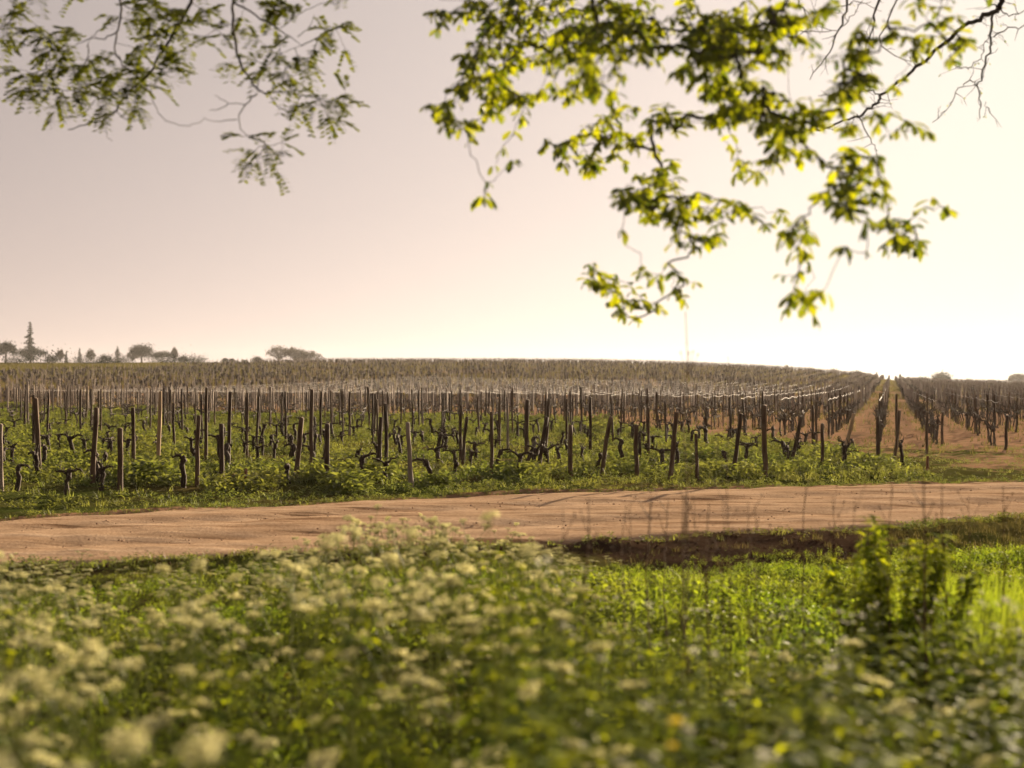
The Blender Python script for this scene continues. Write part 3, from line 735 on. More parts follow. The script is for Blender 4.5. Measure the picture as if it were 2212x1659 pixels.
def nettle(seed):
    q = np.random.default_rng(seed); r = empty('broadleaf_herb', (0, 0, 0)); S, L = Big(), Big()
    w = np.cumsum(q.normal(0, .012, (6, 2)), 0); w[0] = 0; zs = np.linspace(0, .95, 6); addtube(S, np.c_[w, zs], np.linspace(.005, .002, 6), 5)
    for i in range(11):
        z0 = .08 + .87 * i / 10; b = np.array([np.interp(z0, zs, w[:, 0]), np.interp(z0, zs, w[:, 1]), z0])
        for sg in (0, math.pi):
            a = i * 1.57 + sg + q.normal(0, .15); l = .155 * (1.1 - z0 * .6) * q.uniform(.85, 1.15)
            quadleaf(L, b + (math.cos(a) * .015, math.sin(a) * .015, 0), (math.cos(a), math.sin(a), q.uniform(.15, .5)), l, l * .5, .5, .3, 3)
    kid(S.obj('stem', M_STEM, r)); kid(L.obj('foliage', M_HERB, r)); return r

q = np.random.default_rng(61)
YB = ([-80, 0, 150, 350, 550, 700, 800, 950, 1100, 1230, 1300, 1450, 1700, 1900, 2050, 2300], [1165, 1175, 1245, 1235, 1215, 1130, 1085, 1095, 1120, 1185, 1265, 1300, 1290, 1290, 1270, 1240])
def plant_spots(n, xr, dr, seed, extra=0, need=None):
    q = np.random.default_rng(seed); out = []
    while len(out) < n:
        px = q.uniform(*xr); d = math.sqrt(q.uniform(dr[0] ** 2, dr[1] ** 2)); yb = np.interp(px, *YB) + extra
        x = (px - CX) / FPX * d
        if d > road_near(x) - .4: continue
        hmax = CAM_H - (yb - HY) / FPX * d; g = hz(x, d)
        h = min(q.uniform(.75, 1.25) * (1.0 if d < 6 else 1.0), hmax - g) * (1 if q.random() < .35 else q.uniform(.7, 1))
        if h < .22: h = q.uniform(.2, .3)
        if (CAM_H - g - h) / d * FPX + HY > 1720: continue
        out.append((x, d, g, h))
    return out
def plant_all(make, protos, spots, labels, cat, group, seed):
    q = np.random.default_rng(seed); ps = [make(seed * 10 + i) for i in range(protos)]; used = set()
    for i, (x, y, g, h) in enumerate(spots):
        k_ = i % protos; o = ps[k_] if k_ not in used else copy_tree(ps[k_]); used.add(k_)
        s = h * q.uniform(.95, 1.02); w = max(.75, min(1.25, s * 1.15)); o.location = (x, y, g - .01); o.scale = (w, w, s)
        o.rotation_euler = (q.normal(0, .06), q.normal(0, .06), q.uniform(0, 6.28))
        zone = 0 if y < 4.2 else 1 if y < 8 else 2
        tag(o, labels[zone], cat, group + (' nearest the camera', ' in mid meadow', ' by the track')[zone])
plant_all(cow_parsley, 8, plant_spots(260, (-60, 1340), (2.2, 13), 62),
          ('tall cream-headed umbel plant, strongly blurred in the nearest grass', 'cream-green umbel plant standing in the middle of the blurred meadow', 'shorter cream umbel plant close to the edge of the dirt track'),
          'wildflower', 'cream umbel wildflowers', 63)
plant_all(cow_parsley, 3, plant_spots(11, (1340, 2250), (2.6, 6), 72, 60),
          ('cream umbel rising among dark leafy herbs and small white flowers', 'cream umbel among the white-flowered herbs in mid meadow', 'cream umbel by track'),
          'wildflower', 'cream umbels amid leafy herbs', 73)
plant_all(white_herb, 6, plant_spots(85, (1180, 2260), (2.4, 8.5), 64),
          ('leafy stem topped by tiny white flowers, blurred in the nearest grass', 'leafy stem with small white flower clusters amid dark foliage', 'small white-flowered stem near the leafy shrub by the track'),
          'wildflower', 'small white wildflowers', 65)
plant_all(nettle, 5, plant_spots(210, (1000, 2260), (2.4, 7.5), 66, 60),
          ('broad-leaved green herb, blurred in the nearest grass', 'broad-leaved green herb without flowers amid white wildflowers', 'broad-leaved green herb by the long grass'),
          'herb', 'broad-leaved herbs', 67)
plant_all(nettle, 3, plant_spots(40, (0, 1000), (2.4, 6), 68, 110),
          ('low broad-leaved herb under the cream umbels, nearest the camera', 'low broad-leaved herb hidden among cream umbels', 'low herb by track'),
          'herb', 'low herbs under the umbels', 69)
# umbel stragglers seen against the track and the vines
ps = None
for i_, (px, py, d) in enumerate(((1000, 1035, 5.2), (815, 1075, 5.5), (940, 1075, 5.0), (700, 1110, 5.2), (1095, 1105, 4.6), (430, 1160, 5.5), (370, 1165, 5.8), (10, 1150, 5.0), (150, 1215, 6), (770, 1095, 5.2), (860, 1120, 4.8), (900, 1140, 5.6), (640, 1160, 6), (60, 1470, 1.9), (235, 1440, 2.0), (140, 1540, 1.8), (720, 1560, 2.3), (1080, 1500, 2.4), (1130, 1630, 2.0), (960, 1650, 1.9), (430, 1475, 2.1))):
    t = at(px, py, d); g = hz(t[0], d); h = t[2] - g
    o = ps = cow_parsley(700) if ps is None else ps
    if i_: o = copy_tree(ps)
    o.location = (t[0], d, g); o.scale = (.9, .9, h / 1.0); o.rotation_euler = (0, 0, px)
    if d < 3: tag(o, 'closest cream umbel plants, blurred into big soft blobs near the bottom edge', 'wildflower', 'closest blurred umbels')
    else: tag(o, 'tallest cream umbel plants, their heads reaching up across the dirt track', 'wildflower', 'umbels rising across the track')
# one yellow bloom and one poppy
def bloom(name, px, py, d, m, label, R_):
    t = at(px, py, d); g = hz(t[0], d); r = empty(name, (t[0], d, g)); S = Big(); h = t[2] - g
    addtube(S, [(0, 0, 0), (.01, 0, h * .5), (0, 0, h)], [.004, .003, .002], 5); S.obj('stem', M_STEM, r)
    for layer in range(2):
        for i in range(5 + 3 * layer):
            a = i * 6.283 / (5 + 3 * layer) + layer; P = Big(); quadleaf(P, np.array([0, 0, 0.]), (math.cos(a), math.sin(a), .6 + .8 * layer), R_, R_ * .75, .2, .3, 3)
            P.obj('petal', m, r, loc=(0, 0, h))
    tag(r, label, 'flower')
bloom('yellow_flower', 1460, 1568, 3.2, M_YEL, 'single bright yellow flower among the dark leafy herbs', .028)
bloom('yellow_flower', 1452, 1618, 3.1, M_YEL, 'lower yellow flower just beneath the brightest one', .020)
bloom('poppy', 622, 1463, 5.0, M_RED, 'tiny orange-red poppy in the blurred meadow grass', .013)

# leafy shrub by the track
def shrub(px, top, d, wpx, label, seed, n=420, m=M_HERB, name='leafy_shrub'):
    q = np.random.default_rng(seed); c = at(px, top, d); g = hz(c[0], d); H = c[2] - g; Wd = wpx / FPX * d / 2
    r = empty(name, (c[0], d, g)); S, L = Big(), Big()
    for i in range(26):
        a = q.uniform(0, 6.28); rr = Wd * math.sqrt(q.random()) * .9; hh = H * q.uniform(.8, 1) * (1 - .35 * (rr / Wd) ** 2); e = np.array([rr * math.cos(a), rr * math.sin(a), hh])
        P = np.array([(0, 0, 0), e * (.8, .8, .35) + q.normal(0, .02, 3), e]); addtube(S, P, [.008, .005, .002], 5)
        for j in range(n // 26):
            t = q.uniform(.25, 1.02); b = P[0] * (1 - t) ** 2 + 2 * t * (1 - t) * P[1] + t * t * P[2]; a2 = q.uniform(0, 6.28); l = q.uniform(.06, .115)
            quadleaf(L, b, (math.cos(a2), math.sin(a2), q.uniform(-.1, .8)), l, l * .45, .35, .3, 2)
    S.obj('stem', M_STEM, r); L.obj('foliage', m, r); tag(r, label, 'shrub')
shrub(1940, 1104, 8.4, 380, 'small leafy bright green shrub standing at the edge of the dirt track', 71, 2600)
# dry thin stalks
def stalk(px, top, base, d, thick, seed, br=5, label=None):
    q = np.random.default_rng(seed); t = at(px, top, d); g = hz(t[0], d); h = t[2] - g
    S = Big(); b0_ = np.array([t[0], d, g]); m = 8; z = np.linspace(0, h, m); w = np.cumsum(q.normal(0, .008 * h, (m, 2)), 0); w[0] = 0; w -= w[-1] * (z / h)[:, None] * .6
    P = np.c_[w, z]; addtube(S, P, np.linspace(.0045, .0016, m) * thick, 5, True)
    for i in range(br):
        tz = q.uniform(.4, .95) * h; b = np.array([np.interp(tz, z, P[:, 0]), np.interp(tz, z, P[:, 1]), tz]); a = q.uniform(0, 6.28); l = q.uniform(.05, .16)
        e = b + (math.cos(a) * l * .6, math.sin(a) * l * .6, l); addtube(S, [b, (b + e) / 2 + (0, 0, -.01), e], np.array([.002, .0015, .001]) * thick, 4, True)
        V, F = tube([e - (0, 0, .006), e, e + (0, 0, .01)], [.003, .005, .001], 5); S.add(V, F)
    S.V = [v_ + b0_ for v_ in S.V]; o_s = S.obj('dry_stalk', M_STALK); tag(o_s, label or 'thin dry brown stalk standing up against the dirt track', 'dry stalk', None if label else 'dry stalks against the track')
for i, (px, top, th) in enumerate(((1266, 1075, 1.3), (1350, 1100, .8), (1362, 1085, .7), (1408, 1080, 1.2), (1446, 1075, 1), (1502, 1080, .8), (1526, 1085, 1.3), (1566, 1070, .9), 
        (1616, 1085, .8), (1635, 1090, .9), (1735, 1062, 1), (1795, 1070, .8), (1845, 1075, .8), (1930, 1050, .9), (2035, 1045, 1.2), (2165, 1050, 1.1), (2090, 1070, .8), (1215, 1095, .7))):
    stalk(px, top, 0, 7.2 + (i * 37 % 17) / 8, th * 1.25, 900 + i)
stalk(1990, 1010, 0, 7.0, 1.9, 951, 7, 'thick tall dry stalk to the right, rising beside the leafy shrub')
stalk(1487, 1070, 0, 6.0, 2.2, 952, 4, 'thickest dark dry stalk, standing in the herbs below the track')
stalk(1470, 672, 0, 7.6, 1.3, 953, 12, 'very tall wispy stalk reaching up across the hill to the sky')
stalk(1573, 768, 0, 7.8, .9, 954, 5, 'faint tall wispy stalk with its tip just over the skyline')

# ------------------------------------------------------------------ overhanging trees
def oakleaf(q):
    """lobed leaf along +X, unit length, folded at the midrib"""
    t = np.array([0, .10, .24, .33, .46, .56, .70, .80, .92, 1.0]); wd = np.array([.02, .07, .17, .10, .25, .14, .27, .15, .14, .01]) * 1.05
    dz = -.25 * t ** 2; mid = np.c_[t, 0 * t, dz]; a = np.c_[t + .03, wd, dz + wd * .35]; b = np.c_[t + .03, -wd, dz + wd * .35]
    V = np.stack([a, mid, b], 1).reshape(-1, 3); F = []
    for i in range(len(t) - 1): F += [(3 * i, 3 * i + 1, 3 * i + 4, 3 * i + 3), (3 * i + 1, 3 * i + 2, 3 * i + 5, 3 * i + 4)]
    return V, np.array(F)
OV, OF = oakleaf(None)
def orient(V, u, roll):
    u = u / np.linalg.norm(u); s = np.cross((0, 0, 1), u); s /= np.linalg.norm(s) + 1e-6; n_ = np.cross(u, s)
    s2 = s * math.cos(roll) + n_ * math.sin(roll); n2 = np.cross(u, s2)
    return V[:, :1] * u + V[:, 1:2] * s2 + V[:, 2:] * n2
def rosette(B, c, q, size=.1, n=6, axis_=None):
    ax_ = np.array([0, 0, -.5]) if axis_ is None else axis_
    for i in range(n):
        a = i * 2.4 + q.uniform(-.4, .4); u = np.array([math.cos(a), math.sin(a), q.uniform(-.9, .25)]) * .9 + ax_ * q.uniform(.2, 1)
        L = size * q.uniform(.6, 1.15); V = OV * (L, L * q.uniform(.8, 1.15), L); B.add(orient(V, u, q.normal(0, .5)) + c + q.normal(0, .008, 3), OF)
def pinnate(B, S, c, q, L, out):
    u = out * .9 + q.normal(0, .45, 3) + (0, 0, -.2); u /= np.linalg.norm(u); s = np.cross(u, (0, 0, 1)); s /= np.linalg.norm(s)
    P = [c + u * L * t + np.array([0, 0, -.3 * L * t * t]) for t in (0, .35, .7, 1)]; addtube(S, P, [.0012, .001, .0008, .0005], 3)
    P = np.array(P); m = q.integers(6, 9)
    for i in range(m):
        t = .15 + .85 * i / (m - 1); b = np.array([np.interp(t, (0, .35, .7, 1), P[:, k_]) for k_ in range(3)])
        for sg in (-1, 1):
            v_ = s * sg + u * .35 + (0, 0, q.uniform(-.35, .15)); l = q.uniform(.038, .058); v_ /= np.linalg.norm(v_); w = np.cross(v_, (0.1, 0, 1)); w /= np.linalg.norm(w); w = w * l * .33
            B.add([b + v_ * .002, b + v_ * l * .5 + w, b + v_ * l, b + v_ * l * .5 - w], [[0, 1, 2, 3]])
def grow(nodes, roots, q, r_tip=.0022, expo=2.3, upcost=1.0):
    """joins every node to the nearest wood, cheapest first; yields (points, radii) for each link"""
    pts = [np.array(r_) for r_ in roots]; par = [-1] * len(pts); left_ = [np.array(n_) for n_ in nodes]; inset = list(range(len(pts)))
    left_.sort(key=lambda p: -p[2])
    best = []
    P = list(pts)
    rem = left_[:]
    while rem:
        A_ = np.array(rem); Bm = np.array(P); D = np.linalg.norm(A_[:, None] - Bm[None], axis=2) + upcost * np.maximum(A_[:, None, 2] - Bm[None, :, 2], 0)
        i, j = np.unravel_index(np.argmin(D), D.shape); P.append(rem.pop(i)); par.append(j)
    w = np.zeros(len(P))
    for i in range(len(P) - 1, -1, -1):
        w[i] += 1
        if par[i] >= 0: w[par[i]] += w[i]
    rad = np.minimum(r_tip * w ** (1 / expo), .011)
    root = list(range(len(P)))
    for i in range(len(P)): root[i] = i if par[i] < 0 else root[par[i]]
    return np.array(P), par, rad, root
def wiggle(a, b, q, k_=5, amp=.05, sag=.04):
    t = np.linspace(0, 1, k_); L = np.linalg.norm(b - a); n_ = q.normal(0, amp * L, (k_, 3)) * np.sin(math.pi * t)[:, None]
    return a + (b - a) * t[:, None] + n_ - np.array([0, 0, sag * L]) * (np.sin(math.pi * t))[:, None]

OAK = [(966,44,35),(944,26,20),(1054,53,45),(1023,97,45),(1098,110,50),(1142,66,50),(1160,101,40),(1063,154,55),(1010,168,40),(1090,198,40),(1125,220,35),(979,247,35),(944,225,22),(918,229,10),(1023,282,32),(1054,247,30),(1134,256,12),
(1081,317,13),(1098,348,14),(1068,362,12),(1046,410,24),(1187,20,50),(1240,30,55),(1300,30,55),(1360,30,50),(1420,40,45),(1480,40,50),(1540,50,50),(1253,88,50),(1257,146,40),(1262,176,30),(1209,132,40),(1297,88,40),(1297,176,30),(1319,200,20),
(1341,154,30),(1187,190,30),(1222,194,22),(1363,119,35),(1403,132,20),(1495,110,45),(1540,110,50),(1540,66,50),(1553,190,35),(1557,256,25),(1187,309,28),(1222,326,32),(1231,295,22),(1275,300,40),(1275,344,32),(1279,366,12),(1310,273,40),
(1345,247,30),(1354,287,40),(1341,326,35),(1407,322,22),(1429,247,35),(1451,273,35),(1495,251,25),(1403,256,20),(1451,348,12),(1376,406,45),(1363,432,28),(1407,379,35),(1429,370,25),(1464,397,25),(1407,428,35),(1451,441,40),(1394,467,14),
(1464,481,35),(1495,419,25),(1517,454,30),(1460,507,18),(1504,520,25),(1540,525,20),(1341,507,13),(1292,587,32),(1284,609,24),(1332,613,24),(1363,635,32),(1323,648,22),(1341,670,18),(1363,688,14),(1385,662,24),(1398,587,25),(1425,591,20),
(1447,564,12),(1473,595,28),(1469,631,24),(1425,657,18),(1504,604,12),(1555,88,60),(1617,35,50),(1661,44,45),(1692,75,40),(1675,110,35),(1697,123,25),(1741,88,22),(1758,22,30),(1794,18,25),(1551,185,40),(1595,194,45),(1617,154,30),
(1555,247,35),(1648,238,40),(1692,243,50),(1736,247,45),(1767,247,30),(1661,287,35),(1736,282,18),(1705,322,35),(1675,326,25),(1741,326,20),(1763,340,10),(1630,362,28),(1595,375,13),(1595,331,20),(1569,317,13),(1833,128,40),(1860,132,30),
(1816,176,35),(1855,185,35),(1833,198,30),(1882,159,25),(1860,57,22),(1860,84,22),(1926,66,25),(1952,79,30),(1974,119,18),(2005,88,30),(1983,13,30),(2014,26,30),(2054,44,25),(2058,88,32),(2045,119,16),(2076,84,13),(1939,172,22),(1948,190,16),
(1895,238,22),(1895,269,12),(1921,238,16),(1816,238,13),(1829,282,25),(1970,273,22),(1926,282,18),(2005,282,12),(1838,335,32),(1882,340,28),(1816,353,25),(1847,384,32),(1882,393,28),(1811,419,32),(1780,423,18),(1820,450,28),(1842,441,20),
(1895,415,22),(1921,419,13),(1657,476,16),(1683,467,18),(1714,485,28),(1710,507,20),(1745,481,22),(1573,450,32),(1555,476,22),(1617,463,10),(1538,520,18),(1877,481,20),(1944,498,38),(1970,507,32),(1917,485,20),(1948,538,16),(1983,529,18),
(1913,538,11),(1996,441,13),(2014,432,8),(2045,450,9),(1727,556,28),(1692,591,16),(1732,591,18),(1710,626,18),(1741,626,24),(1776,635,13),(1741,670,18),(1705,662,11),(1829,538,9),(1873,551,9),
(1010,20,40),(1080,10,40),(1130,15,40),(1210,75,40),(1400,80,40),(1330,70,45),(1450,90,30),(1590,60,50),(1620,100,45),(1650,190,35),(1590,240,35),(1700,20,40),(1780,130,22),(1510,170,28),(1480,150,22),(1280,110,40)]
q = np.random.default_rng(81)
def odepth(px, py): return 7.6 + 1.8 * float(vnoise(px, py, 170, 21) - .5) + (px - 1500) * -.0004
def build_oak():
    r = empty('oak_tree', (3.0, -4.5, 0)); o0 = np.array([3.0, -4.5, 0])
    T = Big(); addtube(T, np.array([(0, 0, -.2), (0, 0, .3), (.1, .1, 2), (0, .5, 3.8), (-.1, 1.3, 5.2)]), [.48, .38, .31, .27, .22], 12)
    T.obj('trunk', M_BARK, r, True)
    fork = o0 + (-.1, 1.3, 5.2)
    cl = []
    for px, py, rr in OAK:
        d = odepth(px, py); n = max(1, int(round((rr / 17) ** 2 * 1.4)))
        for _ in range(n):
            a = q.uniform(0, 6.28); s = rr * .8 * math.sqrt(q.random()); cl.append(at(px + s * math.cos(a), py + s * math.sin(a), d + q.normal(0, .12 + rr * .004)))
    for _ in range(150):                                        # the crown goes on above the frame
        px = q.uniform(900, 2300); cl.append(at(px, -q.uniform(5, 420), 7.6 + q.normal(0, .8)))
    roots = [at(px, -430, d) for px, d in ((1060, 7.3), (1260, 7.9), (1460, 7.4), (1660, 7.9), (1880, 7.6), (2060, 7.9))]
    P, par, rad, root = grow(cl, roots, q, .0014, 2.5, .5)
    for k_, rt in enumerate(roots):
        S, L = Big(), Big()
        m0 = fork + (np.array(rt) - fork) * .5 + (0, 0, .9)
        addtube(S, np.array([fork, fork + (m0 - fork) * .5 + (0, 0, .3), m0, (m0 + rt) / 2 + (0, 0, .1), rt]), [.10, .075, .055, .04, max(.018, rad[k_])], 9)
        for i in range(len(P)):
            if root[i] != k_: continue
            if par[i] >= 0:
                pp = wiggle(P[par[i]], P[i], q, 5, .06, .05); addtube(S, pp, np.linspace(min(rad[par[i]], rad[i] * 1.6), rad[i], 5), 5)
                dirn = P[i] - P[par[i]]; dirn = dirn / (np.linalg.norm(dirn) + 1e-6)
                if par[i] >= 0: rosette(L, P[i], q, q.uniform(.048, .092), q.integers(3, 7), dirn * .7 + (0, 0, -.45))
                if q.random() < .3: rosette(L, pp[2], q, .085, 3, dirn * .6)
        for b_ in (S, L): b_.V = [v_ - o0 for v_ in b_.V]
        br = S.obj('branch', M_BARK, r, True); L.obj('leaves', M_OAK, br)
    tag(r, 'oak tree whose bright green leafy boughs hang over the right half', 'tree')
build_oak()

ZA = [[(1050,-330),(1050,0),(1000,90),(940,190),(880,290),(820,400),(740,470),(680,510),(640,600),(560,655),(460,680),(370,705)], [(600,540),(520,530),(400,490),(320,490)],
 [(640,-330),(655,0),(665,100),(635,180),(622,290),(670,350),(720,400),(780,440)], [(640,170),(570,215),(500,205),(400,250),(340,290)], [(650,90),(560,150),(500,200),(470,260)],
 [(1265,-330),(1265,0),(1270,180),(1290,300),(1330,390),(1400,490),(1440,510),(1530,495),(1640,520),(1760,540)], [(1400,510),(1340,560),(1290,640),(1320,720),(1380,760)], [(1335,570),(1240,565),(1170,520)], [(1240,565),(1190,600),(1140,600)],
 [(1290,650),(1200,665),(1120,650)], [(1270,10),(1390,80),(1500,150),(1580,200),(1640,250)], [(1530,150),(1620,80),(1720,30),(1820,5)], [(1620,200),(1690,150),(1710,80)], [(820,450),(830,570),(900,660),(1010,690),(1080,670),(1120,640)],
 [(900,330),(1000,270),(1080,220),(1180,160)], [(1470,520),(1520,590),(1600,615),(1700,600)], [(-60,200),(0,150),(60,120),(80,60)], [(60,150),(150,180),(280,185)], [(640,600),(660,640),(720,660),(800,640)], [(600,650),(575,690),(580,740),(610,770)],
 [(520,540),(480,600),(420,640),(340,640)], [(1640,250),(1740,200),(1800,160),(1920,140)], [(1400,490),(1420,400),(1500,300),(1640,250)], [(680,370),(640,290),(560,320),(480,340)]]
ZR = [.013,.006,.009,.005,.004,.011,.005,.003,.003,.003,.007,.003,.003,.0028,.004,.0028,.005,.004,.003,.0022,.003,.004,.004,.004]
ZL = [(90,50,50),(30,100,40),(30,210,50),(180,160,50),(240,190,40),(340,150,50),(340,240,60),(330,300,40),(240,280,40),(250,360,50),(200,400,40),(130,480,50),(120,400,40),(180,500,50),(280,450,50),(330,540,50),(310,600,22),(400,380,50),(480,340,50),
(430,500,60),(480,470,50),(570,500,60),(560,560,40),(600,610,20),(640,410,50),(700,370,60),(770,370,60),(720,450,50),(760,480,50),(750,570,38),(720,600,28),(800,480,40),(850,450,35),(880,390,40),(940,350,42),(980,280,40),(1040,260,30),(900,250,50),
(880,190,40),(950,110,55),(900,60,50),(980,50,40),(820,90,50),(740,50,60),(760,20,50),(860,20,50),(700,120,40),(640,90,20),(1010,130,35),(1060,100,35),(1110,60,40),(1100,180,35),(1120,220,28),(1170,150,28),(1210,190,22),(1290,180,16),(790,250,40),
(740,250,35),(560,320,32),(500,300,36),(1330,70,32),(1430,70,32),(1490,80,36),(1480,20,50),(1560,20,50),(1610,80,22),(1800,170,50),(1860,150,36),(1870,250,30),(1740,210,22),(1400,210,32),(1470,250,42),(1530,280,38),(1620,290,42),(1680,350,42),
(1720,260,22),(1400,330,42),(1380,380,32),(1460,380,38),(1550,370,38),(1540,450,42),(1590,460,32),(1600,560,36),(1660,590,32),(1700,500,32),(1750,560,48),(1800,620,42),(1830,520,42),(1910,530,42),(1880,660,30),(1870,480,22),(1270,340,12),
(1300,750,32),(1360,750,32),(1350,810,28),(1330,870,16),(1400,830,40),(1460,780,38),(1530,770,30),(1520,820,30),(1410,880,30),(1490,920,22)]
def build_robinia():
    r = empty('robinia_tree', (-4.2, -3.0, 0)); o0 = np.array([-4.2, -3.0, 0]); q = np.random.default_rng(82); z = .3968; d = 9.0
    T = Big(); addtube(T, np.array([(0, 0, -.2), (0, 0, .3), (.1, .2, 2), (.2, .4, 3.6), (.4, 1.4, 5.0)]), [.34, .27, .21, .18, .14], 12); T.obj('trunk', M_BARK, r, True)
    fork = o0 + (.4, 1.4, 5.0)
    depth = lambda px, py: d + .9 * float(vnoise(px, py, 160, 25) - .5)
    wood = []; segs = []
    for pl, r0 in zip(ZA, ZR):
        P = np.array([at(x * z, y * z, depth(x * z, y * z)) for x, y in pl]); n = len(P)
        t = np.linspace(0, n - 1, (n - 1) * 4 + 1); Q = np.stack([np.interp(t, np.arange(n), P[:, k_]) for k_ in range(3)], 1)
        Q[1:-1] = (Q[:-2] + 2 * Q[1:-1] + Q[2:]) / 4; Q[1:-1] = (Q[:-2] + 2 * Q[1:-1] + Q[2:]) / 4; Q[1:-1] += q.normal(0, .0035, Q[1:-1].shape)
        segs.append((Q, np.linspace(r0, max(.0016, r0 * .25), len(Q)))); wood += list(Q[2::3])
    cl = []
    for x, y, rr in ZL:
        n = max(1, int(round((rr / 26) ** 2 * .8)))
        for _ in range(n):
            a = q.uniform(0, 6.28); s = rr * .65 * math.sqrt(q.random()); px, py = (x + s * math.cos(a)) * z, (y + s * math.sin(a)) * z; cl.append(at(px, py, depth(px, py) + q.normal(0, .1)))
    for _ in range(60): px = q.uniform(-60, 760); cl.append(at(px, -q.uniform(5, 300), d + q.normal(0, .5)))
    P, par, rad, root = grow(cl, wood, q, .0014, 2.4, .2)
    groups = {0: [0, 1, 13, 14, 18, 19, 20], 1: [2, 3, 4, 23], 2: [5, 6, 7, 8, 9, 10, 11, 12, 15, 21, 22], 3: [16, 17]}
    nw = np.cumsum([0] + [len(list(s[0][2::3])) for s in segs]); own = {}
    for g_, ids in groups.items():
        for i in ids:
            for j in range(nw[i], nw[i + 1]): own[j] = g_
    for g_, ids in groups.items():
        S, L = Big(), Big()
        for i in ids: addtube(S, *segs[i], 7, True) if False else addtube(S, segs[i][0], segs[i][1], 7)
        e = segs[ids[0]][0][0]; m0 = fork + (e - fork) * .5 + (0, 0, .5); addtube(S, np.array([fork, m0, e]), [.08, .05, segs[ids[0]][1][0]], 8)
        for i in range(len(P)):
            if par[i] < 0 or own[root[i]] != g_: continue
            addtube(S, wiggle(P[par[i]], P[i], q, 4, .07, .03), np.linspace(min(.004, rad[i] * 1.4), rad[i], 4), 4)
            dr_ = P[i] - P[par[i]]; dr_ = dr_ / (np.linalg.norm(dr_) + 1e-6)
            for _ in range(q.integers(2, 4)): pinnate(L, S, P[i], q, q.uniform(.09, .15), dr_)
        for b_ in (S, L): b_.V = [v_ - o0 for v_ in b_.V]
        br = S.obj('branch', M_BARK, r, True)
        if L.V: L.obj('leaves', M_ROB, br)
    tag(r, 'feathery-leaved tree whose dark curving branches hang over the upper left', 'tree')
build_robinia()

KB = [[(1440,-500),(1440,0),(1430,40),(1400,60),(1340,80),(1290,110),(1240,140),(1140,230),(1040,320),(960,380),(850,470),(820,510),(740,570),(640,600),(560,640),(400,640)], [(1400,60),(1385,180),(1380,250),(1340,380),(1320,420),(1330,500),(1333,580)],
 [(1320,420),(1290,390),(1230,430),(1190,510),(1100,600)], [(1400,180),(1450,150),(1548,130),(1640,60)], [(1420,45),(1480,80),(1548,55),(1620,20)], [(1385,180),(1350,200),(1345,270),(1290,330),(1230,330),(1190,310)], [(1430,40),(1380,20),(1330,-30)],
 [(690,-200),(690,20),(640,150),(600,250),(500,390)], [(900,-200),(820,60),(800,150),(750,310)], [(440,-100),(440,20),(520,130),(400,200)], [(1000,-150),(910,40),(830,230),(1000,300)], [(730,560),(800,690),(830,740)], [(520,130),(560,60),(690,20),(800,10)],
 [(850,470),(800,440),(690,460),(540,470)], [(330,120),(520,160),(640,150)], [(0,330),(60,420),(120,560),(90,700)], [(1360,500),(1370,530),(1385,545)], [(640,150),(700,90),(760,0)], [(160,240),(230,280),(300,400),(360,430)]]
KR = [.022,.010,.005,.006,.005,.004,.006,.011,.012,.006,.008,.005,.006,.006,.004,.003,.002,.004,.003]
def build_bare():
    r = empty('budding_tree', (5.5, 2.5, 0)); o0 = np.array([5.5, 2.5, 0]); q = np.random.default_rng(83); z = .441; d = 12.0
    T = Big(); addtube(T, np.array([(0, 0, -.2), (0, 0, .3), (-.1, .4, 2.5), (0, 1.8, 4.6), (-.3, 4.0, 6.4)]), [.30, .24, .19, .15, .11], 12); T.obj('trunk', M_BARK, r, True)
    fork = o0 + (-.3, 4.0, 6.4)
    for gi, ids in enumerate(([0, 1, 2, 3, 4, 5, 6, 11, 13, 16], [7, 8, 9, 10, 12, 14, 17])):
        S = Big(); Lf = Big()
        for i in ids:
            P = np.array([at(1529 + x * z, y * z, d + .5 * float(vnoise(x, y, 300, 31))) for x, y in KB[i]]); n = len(P)
            t = np.linspace(0, n - 1, (n - 1) * 4 + 1); Q = np.stack([np.interp(t, np.arange(n), P[:, k_]) for k_ in range(3)], 1); Q[1:-1] = (Q[:-2] + 2 * Q[1:-1] + Q[2:]) / 4; Q[1:-1] += q.normal(0, .008, Q[1:-1].shape)
            rr = np.linspace(KR[i] * 1.15, max(.0028, KR[i] * .32), len(Q)); addtube(S, Q, rr, 6)
            for j in range(3, len(Q), 2):                       # spurs, side twigs and buds
                u = q.normal(0, 1, 3); u[2] -= .3; u /= np.linalg.norm(u); l = q.uniform(.03, .22); e = Q[j] + u * l; addtube(S, [Q[j], (Q[j] + e) / 2 + q.normal(0, .012, 3), e], [.0035, .0025, .0015], 4)
                if q.random() < .5:
                    u2 = u + q.normal(0, .6, 3); addtube(S, [(Q[j] + e) / 2, (Q[j] + e) / 2 + u2 * l * .5], [.0022, .0013], 3)
                if q.random() < .35: rosette(Lf, e, q, .025, 3)
        rt = np.array([at(1529 + KB[ids[0]][0][0] * z, KB[ids[0]][0][1] * z, d)])[0]
        for i in ids:
            if KB[i][0][1] > -90: continue
            e_ = at(1529 + KB[i][0][0] * z, KB[i][0][1] * z, d + .5 * float(vnoise(KB[i][0][0], KB[i][0][1], 300, 31))); addtube(S, np.array([fork, (fork + e_) / 2 + (0, 0, .2), e_]), [.05, .035, KR[i] * 1.15], 7)
        for b_ in (S, Lf): b_.V = [v_ - o0 for v_ in b_.V]
        br = S.obj('branch', M_BARK, r, True); Lf.obj('leaves', M_OAK, br)
    tag(r, 'nearly leafless tree with thin dark twigs hanging at the upper right corner', 'tree')
build_bare()

